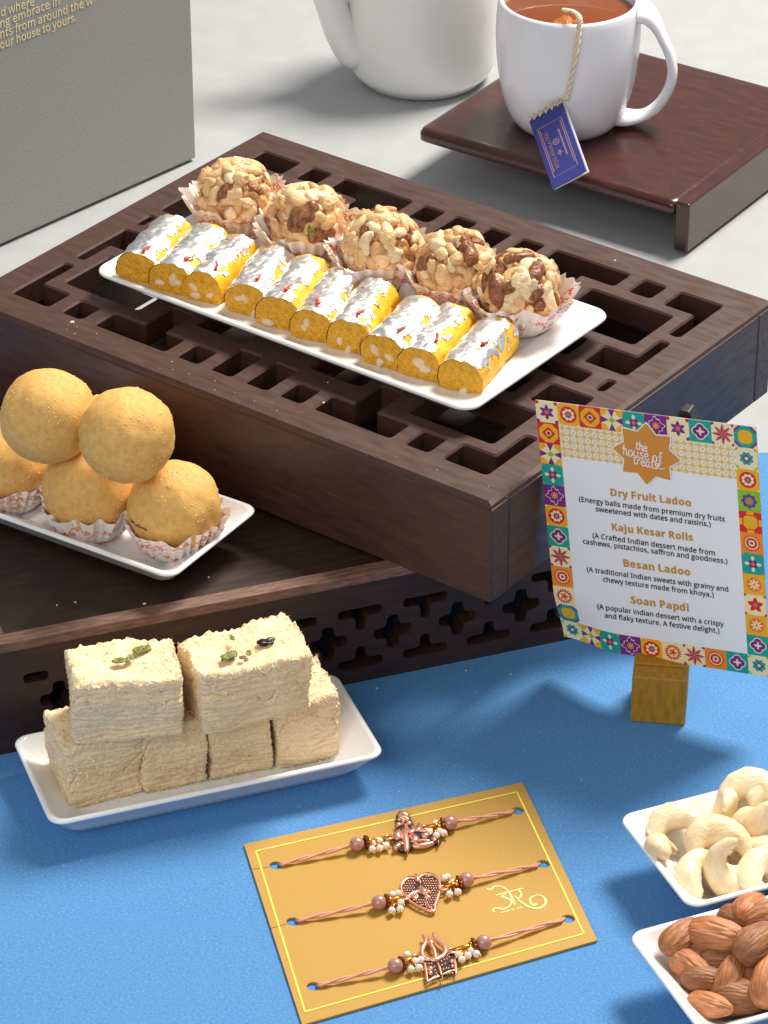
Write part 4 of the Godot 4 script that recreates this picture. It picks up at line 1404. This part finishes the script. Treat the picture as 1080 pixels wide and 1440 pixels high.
func make_menu_card() -> void:
	# block that holds the card
	var bl := px(886, 1015)
	var br := px(963, 1021)
	var e := (br - bl).normalized()
	var yaw := atan2(-e.z, e.x)
	var S := bl.distance_to(br)
	var H := 0.0222
	var back := Vector3(e.z, 0, -e.x)
	var at := (bl + br) / 2 + back * 0.0125
	var blk := thing("wood_block", "small olive yellow wooden block holding up the menu card", "block", Vector3(at.x, 0, at.z), yaw)
	part(blk, "front_half", rbox(Vector3(S, H, 0.0090), 0.0007), M.block, Vector3(0, H / 2, 0.0079))
	part(blk, "rear_half", rbox(Vector3(S, H, 0.0140), 0.0007), M.block, Vector3(0, H / 2, -0.0045))
	part(blk, "slot_floor", rbox(Vector3(S - 0.001, H * 0.55, 0.0032), 0.0003), M.block, Vector3(0, H * 0.275, 0.0029))
	# card
	var w := 0.0917
	var h := 0.1149
	var t := Transform3D(Basis(Vector3(0.9034, 0.1075, 0.4152), Vector3(-0.1071, 0.9939, -0.0243), Vector3(-0.4153, -0.0225, 0.9094)), Vector3(0.107, 0.0784, 0.1466)).orthonormalized()
	var card := thing("menu_card", "upright white menu card with colourful tile border naming the four sweets", "menu card")
	card.transform = t
	var sheet := func(u, v):
		var x: float = (u - 0.5) * w
		var y: float = (0.5 - v) * h
		var bend := smoothstep(0.0, 1.0, clampf((-x - 0.018) / 0.028, 0, 1)) * smoothstep(0.0, 1.0, clampf((-y - 0.030) / 0.028, 0, 1))
		return Vector3(x, y, -0.006 * bend)
	var pm := mat(Color.WHITE, 0.55)
	pm.albedo_texture = ImageTexture.create_from_image(card_image())
	part(card, "printed_face", surf(40, 48, sheet), pm)
	part(card, "plain_back", surf(40, 48, func(u, v): return sheet.call(u, v) + Vector3(0, 0, -0.0006)), M.paper_white)
	var z := func(x, y): return Vector3(720 + x * 0.3472, 540 + y * 0.3472, 0)
	var on := func(x, y):
		var p: Vector3 = z.call(x, y)
		return on_plane(p.x, p.y, t)
	for l in [["Dry Fruit Ladoo", 400, 438, 725, 482, 1], ["(Energy balls made from premium dry fruits", 272, 465, 862, 547, 0], ["sweetened with dates and raisins.)", 340, 505, 805, 568, 0], ["Kaju Kesar Rolls", 405, 578, 733, 622, 1], ["(A Crafted Indian dessert made from", 327, 612, 822, 684, 0], ["cashews, pistachios, saffron and goodness.)", 288, 636, 873, 718, 0], ["Besan Ladoo", 452, 724, 722, 762, 1], ["(A traditional Indian sweets with grainy and", 304, 749, 876, 831, 0], ["chewy texture made from khoya.)", 370, 790, 817, 854, 0], ["Soan Papdi", 482, 873, 716, 907, 1], ["(A popular indian dessert with a crispy", 346, 900, 858, 972, 0], ["and flaky texture. A festive delight.)", 376, 936, 840, 1000, 0]]:
		print_line(card, l[0], on.call(l[1], l[2]), on.call(l[3], l[4]), M.ink_gold if l[5] else M.ink_black, bool(l[5]), 0.0002, 1.0 if l[5] else 1.05)
	# star badge
	var c: Vector3 = on.call(547, 281)
	var badge := Node3D.new()
	badge.name = "star_badge"
	card.add_child(badge)
	badge.position = Vector3(c.x, c.y, 0)
	badge.rotation.z = -0.06
	for s in [[0.0147, 0.00035, "badge_outline", M.white_print], [0.0139, 0.0006, "badge_star", M.ink_orange]]:
		var poly := PackedVector2Array()
		for k in 8:
			for q in 6:
				var f := q / 6.0
				var tip := absf(f - 0.5) * 2.0          # 1 at the point, 0 between two points
				var r := lerpf(0.72, 1.0, pow(tip, 1.35))
				var a := TAU * (k + f) / 8.0
				poly.append(Vector2(cos(a), sin(a)) * r * float(s[0]))
		part(badge, s[2], prism(poly, 0.0, 0.0002), s[3], Vector3(0, 0, s[1]), Basis(Vector3.RIGHT, PI / 2))
	var V := PackedVector3Array()
	var I := PackedInt32Array()
	for l in [["the", 0.0024, 503, 260], ["house of", 0.0029, 452, 284], ["treats", 0.0027, 497, 320]]:
		var g := strokes(l[0])
		var p0: Vector3 = on.call(l[2], l[3])
		for s in g[0]:
			ribbon_into(V, I, s.map(func(p): return Vector3(p0.x - c.x, p0.y - c.y, 0.00105) + Vector3(p.x * l[1], p.y * l[1] * 0.95, 0).rotated(Vector3.BACK, -0.05)), func(_t): return 0.0005)
	var sw := spline([on.call(594, 322), on.call(608, 336), on.call(626, 332)], 5)
	ribbon_into(V, I, sw.map(func(p): return Vector3(p.x - c.x, p.y - c.y, 0.00105)), func(_t): return 0.0004)
	part(badge, "lettering", tris(V, I), M.white_print)
	# clip behind the top edge
	var k := on_plane(957, 596, t)
	var clip := thing("black_clip", "small black clip gripping the back of the menu card's top edge", "clip", t * Vector3(k.x, h / 2 - 0.004, -0.0046))
	clip.basis = t.basis
	part(clip, "jaw", prism(round_poly([Vector2(-0.0052, -0.004), Vector2(0.0052, -0.004), Vector2(0.0032, 0.0058), Vector2(-0.0012, 0.0062)], 0.001), -0.0022, 0.0034), M.black, Vector3(0, 0, 0), Basis(Vector3.RIGHT, -PI / 2))
	part(clip, "lever", rbox(Vector3(0.006, 0.009, 0.0014), 0.0005), M.black, Vector3(0, -0.004, -0.0048), Basis(Vector3.RIGHT, 0.5))

# ---------------------------------------------------------------- bracelets on their card
func make_bracelets() -> void:
	var h := 0.0011
	var cor := [px(343, 1187, h), px(735, 1100, h), px(840, 1322, h), px(425, 1441, h)]
	var o3: Vector3 = (cor[0] + cor[2]) / 2
	o3.y = 0.0
	var card := thing("bracelet_card", "mustard yellow display card lying on the blue sheet with three bracelets", "card", o3)
	var poly := PackedVector2Array()
	for c in cor:
		poly.append(Vector2(c.x - o3.x, c.z - o3.z))
	var cut := []
	var holes := [[388, 1217], [728, 1140], [412, 1296], [764, 1215], [441, 1387], [799, 1292]]
	for q in holes:
		var p := px(q[0], q[1], h) - o3
		var ring := PackedVector2Array()
		for k in 20:
			ring.append(Vector2(p.x + cos(TAU * k / 20) * 0.0025, p.z + sin(TAU * k / 20) * 0.0025))
		cut.append([prism(ring, -0.002, 0.004), Transform3D.IDENTITY])
	for q in [[345, 1223, 378, 1219], [371, 1308, 402, 1299]]:      # slits from the edge to the holes
		var a := px(q[0], q[1], h) - o3
		var b := px(q[2], q[3], h) - o3
		cut.append([prism(PackedVector2Array([Vector2(a.x, a.z), Vector2(b.x, b.z), Vector2(b.x, b.z + 0.0004), Vector2(a.x, a.z + 0.0004)]), -0.002, 0.004), Transform3D.IDENTITY])
	carve(card, "card_sheet", prism(poly, 0.0002, h), cut, M.yellow_card)
	# print, in axes where x is right, y is away from the viewer and z is up
	var flat := Basis(Vector3.RIGHT, -PI / 2)
	var loc := func(x, y, up):
		var p := px(x, y, h) - o3
		return Vector3(p.x, -p.z, h + up)
	var V := PackedVector3Array()
	var I := PackedInt32Array()
	var fr := [[360, 1197], [727, 1114], [821, 1313], [429, 1423]]
	for k in 4:
		var a: Vector3 = loc.call(fr[k][0], fr[k][1], 0.00015)
		var b: Vector3 = loc.call(fr[(k + 1) % 4][0], fr[(k + 1) % 4][1], 0.00015)
		ribbon_into(V, I, [a, b], func(_t): return 0.00072)
	part(card, "printed_frame", tris(V, I), M.line_print, Vector3.ZERO, flat)
	V = PackedVector3Array()
	I = PackedInt32Array()
	var lz := func(p, w):
		var pts := []
		for k in range(0, p.size(), 2):
			pts.append(loc.call(660 + p[k] * 0.1204, 1220 + p[k + 1] * 0.1204, 0.00015))
		ribbon_into(V, I, spline(pts, 6) if pts.size() > 2 else pts, w)
	lz.call([310, 325, 625, 245], func(_t): return 0.0006)
	lz.call([210, 250, 245, 262, 290, 225, 350, 218, 420, 248, 465, 290], func(t): return 0.0008 - 0.0004 * absf(t - 0.2))
	lz.call([465, 285, 498, 360, 530, 435], func(_t): return 0.00092)
	lz.call([430, 312, 372, 340, 430, 357, 490, 395, 470, 450, 400, 485, 320, 475, 275, 492, 290, 525], func(t): return 0.0005 + 0.0005 * sin(t * 7.0) ** 2)
	lz.call([575, 270, 606, 300, 600, 340, 575, 360], func(_t): return 0.0008)
	lz.call([530, 332, 600, 400, 700, 460, 800, 480, 880, 440, 890, 380, 850, 335, 780, 325, 715, 360, 720, 420, 760, 440, 790, 425], func(t): return 0.0004 + 0.0006 * absf(sin(t * 5.0)))
	part(card, "logo_print", tris(V, I), M.logo_print, Vector3.ZERO, flat)
	var l0: Vector3 = loc.call(660 + 370 * 0.1204, 1220 + 532 * 0.1204, 0)
	var l1: Vector3 = loc.call(660 + 620 * 0.1204, 1220 + 466 * 0.1204, 0)
	var holder := Node3D.new()
	holder.name = "logo_caption"
	card.add_child(holder)
	holder.basis = flat
	print_line(holder, "BONDS OF LOVE", l0, l1, M.logo_print, true, h + 0.0001)
	# the three bracelets
	bracelet("copper bracelet with a seated elephant headed figure and pearl clusters", 388, 1217, 728, 1140, [[502, 1187], [633, 1157]], [[523.5, 1185.5], [533.7, 1182.7], [523.5, 1194], [534, 1193], [543, 1189.6]], [[613, 1158], [618.5, 1169], [613.7, 1175], [624, 1171.6], [604, 1170]], [[546.6, 1177.7], [598.5, 1164]], 0)
	bracelet("copper bracelet with a dotted heart shaped leaf and pearl clusters", 412, 1296, 764, 1215, [[533, 1269], [656, 1237]], [[551.5, 1258.5], [560, 1256.5], [563.6, 1269.6], [551, 1280.5], [562.8, 1278.5]], [[629, 1233.5], [637, 1241.5], [632, 1257.5], [644, 1254.5], [625, 1235]], [[570, 1262], [623.6, 1249]], 1)
	bracelet("copper bracelet with a trident over a small drum and pearl clusters", 441, 1387, 799, 1292, [[556, 1358], [680, 1325]], [[572.5, 1343], [578, 1363], [589.6, 1361], [592, 1350], [584, 1352]], [[644.5, 1342.5], [649.5, 1349.5], [658, 1344], [663, 1337], [670, 1341.5]], [[586, 1346], [636, 1337]], 2)

func bracelet(label: String, x0: float, y0: float, x1: float, y1: float, beads: Array, ca: Array, cb: Array, rings: Array, kind: int) -> void:
	var top := 0.0014
	var mid := px((beads[0][0] + beads[1][0]) / 2, (beads[0][1] + beads[1][1]) / 2, top)
	var o := thing("bracelet", label, "bracelet", Vector3(mid.x, top, mid.z), 0, "thread bracelets on the yellow card")
	var at := func(x, y, up): return px(x, y, top + up) - o.position
	var B := 0.0029
	for s in 2:
		var hole := [x0, y0] if s == 0 else [x1, y1]
		var a: Vector3 = at.call(hole[0] + (4 if s == 0 else -5), hole[1] - 1, -0.0012)
		var up: Vector3 = at.call(hole[0] + (9 if s == 0 else -10), hole[1] + (-2 if s == 0 else 2), 0.0008)
		var b: Vector3 = at.call(beads[s][0], beads[s][1], B)
		for k in 2:
			var pts := []
			for i in 25:
				var f := i / 24.0
				var p := up.lerp(b, f)
				var tw := f * 9.0 + k * PI
				p += Vector3(0.25 * cos(tw), sin(tw) * 0.6, cos(tw)) * 0.00055
				pts.append(p)
			pts.push_front(a)
			part(o, "thread", tube(pts, 0.00052, 7), M.thread)
		part(o, "rose_bead", ellipsoid(Vector3(B, B * 0.97, B), 0, 1, 0, 28, 18), M.rose_pearl, b)
		# ridged spacer beside the bead
		var inner: Vector3 = at.call(lerpf(beads[s][0], rings[s][0], 0.30), lerpf(beads[s][1], rings[s][1], 0.30), B * 0.9)
		var ax := (inner - b).normalized()
		var spacer := surf(40, 10, func(u, v):
			var an: float = (0.0 if u == 1.0 else u) * TAU
			var tv: float = v * TAU
			var r := 0.0019 + 0.0006 * cos(tv) + 0.00035 * cos(an * 10.0)
			return Vector3(r * cos(an), 0.0007 * sin(tv), r * sin(an)))
		part(o, "ridged_spacer", spacer, M.dark_gold, inner, facing(ax, 0.0))
		part(o, "gold_cap", ellipsoid(Vector3(0.0016, 0.0012, 0.0016), 0.0004, 900.0, s, 16, 10), M.gold, inner + ax * 0.0012, facing(ax, 0.0))
		var ring: Vector3 = at.call(rings[s][0], rings[s][1], 0.0016)
		var link := []
		for k in 17:
			link.append(ring + Vector3(cos(TAU * k / 16) * 0.0017, 0.0006 * sin(TAU * k / 16), sin(TAU * k / 16) * 0.0019))
		part(o, "jump_ring", tube(link, 0.0005, 7), M.copper)
		part(o, "chain", tube([inner, inner.lerp(ring, 0.5) + Vector3(0, 0.0003, 0), ring], 0.0008, 7), M.gold)
		for q in (ca if s == 0 else cb):
			var p: Vector3 = at.call(q[0], q[1], 0.0017)
			var drop := part(o, "seed_pearl", ellipsoid(Vector3(0.00145, 0.00145, 0.00145), 0.0001, 900.0, int(q[0]), 16, 12), M.white_pearl, p)
			var dir := (p - inner.lerp(ring, 0.5)).normalized()
			part(drop, "pin_head", ellipsoid(Vector3(0.0006, 0.0006, 0.0006), 0, 1, 0, 10, 8), M.gold, dir * 0.0017)
			part(o, "pin", tube([inner.lerp(ring, 0.5), p], 0.00028, 5), M.gold)
	var org: Array = [[480, 1130], [500, 1210], [520, 1300]][kind]
	var k := 200.0 / 1080.0
	var pt := func(x, y, up): return at.call(org[0] + x * k, org[1] + y * k, up)
	var raise := func(list, lift):                        # raised strokes: [radius in tenths of a pixel of the close view, x, y, x, y ...]
		var V := PackedVector3Array()
		var I := PackedInt32Array()
		for l in list:
			var pts := []
			for q in range(1, l.size(), 2):
				pts.append(pt.call(l[q], l[q + 1], lift))
			if pts.size() == 1:
				pts.append(pts[0] + Vector3(0.0004, 0, 0.0))
			var r: float = l[0] * k / 3150.0 * (1.3 if kind < 2 else 1.0)
			tube_into(V, I, spline(pts, 5), func(t): return r * (0.62 + 0.38 * sin(clampf(t, 0.02, 0.98) * PI)), 9, 0.9)
		return tris(V, I)
	var slab := func(list, y0_, y1_):
		var p := PackedVector2Array()
		for q in range(0, list.size(), 2):
			var c: Vector3 = pt.call(list[q], list[q + 1], 0.0)
			p.append(Vector2(c.x, c.z))
		return prism(p, y0_, y1_)
	if kind == 0:
		var charm := Node3D.new()
		charm.name = "figure_charm"
		o.add_child(charm)
		part(charm, "blackened_backing", slab.call([415, 110, 440, 78, 500, 82, 525, 130, 560, 200, 590, 165, 610, 200, 680, 215, 700, 262, 762, 290, 750, 320, 640, 335, 540, 345, 510, 382, 450, 382, 400, 345, 395, 285, 430, 222, 418, 160], 0.0003, 0.0014), M.oxidised)
		part(charm, "raised_figure", raise.call([[26, 440, 105, 470, 90, 505, 108], [18, 432, 130, 470, 112, 512, 130], [24, 460, 145, 480, 150], [16, 428, 150, 440, 175], [16, 516, 140, 512, 165], [13, 488, 160, 500, 195, 530, 220, 548, 200, 535, 188], [24, 440, 215, 425, 250, 440, 275], [20, 475, 200, 485, 260, 498, 360], [26, 498, 365], [22, 410, 325, 435, 345], [9, 440, 290, 470, 310], [9, 425, 300, 445, 320], [22, 530, 240, 560, 275, 540, 300], [14, 540, 175, 585, 205, 590, 160], [15, 590, 205, 650, 210, 680, 240], [20, 610, 245, 660, 250], [18, 540, 325, 620, 320, 700, 300], [22, 735, 302], [12, 690, 265, 715, 285], [10, 560, 290, 620, 280, 670, 285], [8, 570, 335, 650, 325]], 0.0016), M.copper)
	elif kind == 1:
		var charm := Node3D.new()
		charm.name = "leaf_charm"
		o.add_child(charm)
		var heart := [470, 142, 440, 136, 400, 138, 362, 165, 345, 205, 362, 258, 420, 315, 500, 360, 592, 388, 603, 340, 626, 280, 640, 220, 634, 160, 600, 122, 550, 108, 505, 116]
		part(charm, "blackened_leaf", slab.call(heart, 0.0003, 0.0012), M.oxidised)
		var rim := []
		for q in range(0, heart.size() + 2, 2):
			rim.append(pt.call(heart[q % heart.size()], heart[(q + 1) % heart.size()], 0.0013))
		part(charm, "leaf_rim", tube(spline(rim, 4), 0.00062, 8), M.copper)
		var hp := PackedVector2Array()
		for q in range(0, heart.size(), 2):
			hp.append(Vector2(heart[q], heart[q + 1]))
		var V := PackedVector3Array()
		var I := PackedInt32Array()
		for iy in 20:
			for ix in 26:
				var x := 340.0 + ix * 19.0 + (9.5 if iy % 2 else 0.0) - iy * 2.0
				var y := 105.0 + iy * 18.0
				if not Geometry2D.is_point_in_polygon(Vector2(x, y), Geometry2D.offset_polygon(hp, -12.0)[0]):
					continue
				if Vector2(x, y).distance_to(Vector2(485, 190)) < 34 or (absf(x - 505) < 62 and absf(y - 258) < 42):
					continue
				var p: Vector3 = pt.call(x, y, 0.00125)
				tube_into(V, I, [p, p + Vector3(0, 0.00025, 0), p + Vector3(0, 0.0004, 0)], func(t): return 0.00046 * (1.0 - 0.6 * t), 7)
		part(charm, "leaf_dots", tris(V, I), M.copper).set_meta("kind", "stuff")
		part(charm, "flute_player_relief", raise.call([[14, 462, 108, 468, 140, 478, 160], [20, 488, 182], [9, 480, 160, 500, 165], [20, 490, 205, 520, 240, 540, 255], [12, 440, 262, 480, 235, 560, 280], [9, 390, 280, 440, 245, 480, 225], [22, 550, 235, 545, 260], [12, 430, 265, 460, 300], [9, 460, 250, 470, 290], [14, 520, 280, 570, 285], [6, 520, 310, 545, 335, 585, 378]], 0.0014), M.copper)
	else:
		var charm := Node3D.new()
		charm.name = "trident_charm"
		o.add_child(charm)
		part(charm, "trident", raise.call([[17, 405, 85, 425, 130, 398, 190, 402, 240, 440, 268, 500, 262], [15, 455, 95, 452, 130, 470, 165, 490, 200, 500, 255], [20, 452, 115, 470, 155], [17, 485, 68, 502, 115, 560, 165, 574, 210, 545, 250, 500, 262], [20, 430, 255, 500, 270, 555, 235]], 0.0018), M.copper)
		part(charm, "blackened_drum", slab.call([415, 288, 438, 440, 470, 418, 535, 395, 580, 385, 655, 380, 642, 262, 598, 205, 560, 250, 510, 285, 470, 290], 0.0003, 0.0015), M.oxidised)
		part(charm, "drum_bands", raise.call([[9, 440, 436, 480, 410, 530, 392], [9, 415, 292, 425, 340, 438, 436], [9, 645, 262, 652, 320, 655, 378], [7, 545, 385, 600, 358, 655, 345], [22, 440, 335, 480, 345], [20, 445, 375, 475, 370], [18, 610, 290, 635, 280], [16, 615, 320, 640, 318], [9, 515, 290, 530, 330, 545, 385], [20, 505, 275], [22, 547, 410]], 0.0017), M.copper)
		var V := PackedVector3Array()
		var I := PackedInt32Array()
		for q in [[425, 300], [448, 300], [470, 300], [490, 325], [495, 350], [505, 372], [455, 418], [475, 406], [495, 395], [515, 388], [545, 282], [565, 270], [585, 262], [605, 250], [550, 312], [572, 302], [560, 342], [580, 335], [598, 335], [585, 375], [605, 372], [628, 372], [590, 240], [600, 225]]:
			var p: Vector3 = pt.call(q[0], q[1], 0.0015)
			tube_into(V, I, [p, p + Vector3(0, 0.0003, 0), p + Vector3(0, 0.0005, 0)], func(t): return 0.0005 * (1.0 - 0.6 * t), 7)
		part(charm, "drum_studs", tris(V, I), M.copper)

# ---------------------------------------------------------------- all
func _ready() -> void:
	noise.noise_type = FastNoiseLite.TYPE_SIMPLEX_SMOOTH
	noise.frequency = 1.0
	noise.fractal_octaves = 2
	noise.seed = 4
	make_view()
	make_materials()
	M.crumb_pale = mat(Color(0.90, 0.86, 0.78), 0.6)
	M.ink_orange = mat(Color(0.86, 0.56, 0.20), 0.55)
	make_setting()
	make_lower_stand()
	make_upper_stand()
	make_gift_box()
	make_tea()
	var top := LOW_H + UP_T
	var tb := Basis(Vector3.UP, TRAY_YAW)
	plate("long flat white plate of rolls and nut ladoos on the fretwork stand", "long_plate", Vector3(-0.0078, top, -0.0159) + tb * Vector3(0.0027, 0, 0.0153), TRAY_YAW, 0.2026, 0.1046, 0.0115, 0.013, "white oblong plates", 0.0034, 0.0072, 0.008)
	var by := deg_to_rad(-32.4)
	var be := Basis(Vector3.UP, by)
	var bc := px(241, 808, LOW_H + 0.0175) + be * Vector3(-0.0735, 0, -0.0312)
	plate("white oblong dish of yellow ladoos on the low wooden stand", "ladoo_plate", Vector3(bc.x, LOW_H + 0.0008, bc.z), by, 0.147, 0.0624, 0.0155, 0.0145, "white oblong plates", 0.0030, 0.004)
	plate("white oblong dish of flaky beige blocks on the blue sheet", "block_plate", Vector3(-0.0732, 0.0001, 0.1991), deg_to_rad(19.7), 0.1353, 0.0608, 0.016, 0.0125, "white oblong plates", 0.0030, 0.004)
	plate("white oblong dish of cashew nuts on the blue sheet", "cashew_dish", Vector3(0.1553, 0.0001, 0.2573), deg_to_rad(22.5), 0.12, 0.0606, 0.022, 0.018, "white oblong plates", 0.0030, 0.0045)
	plate("white oblong dish of almonds on the blue sheet", "almond_dish", Vector3(0.1545, 0.0001, 0.3274), deg_to_rad(22.5), 0.12, 0.0606, 0.022, 0.018, "white oblong plates", 0.0030, 0.0045)
	make_cup_print()
	make_rolls(top + 0.0074)
	make_fruit_ladoos(top + 0.0074)
	make_besan(LOW_H + 0.0050)
	make_soan(0.0042, deg_to_rad(21.2))
	make_nuts()
	make_crumbs()
	make_menu_card()
	make_bracelets()
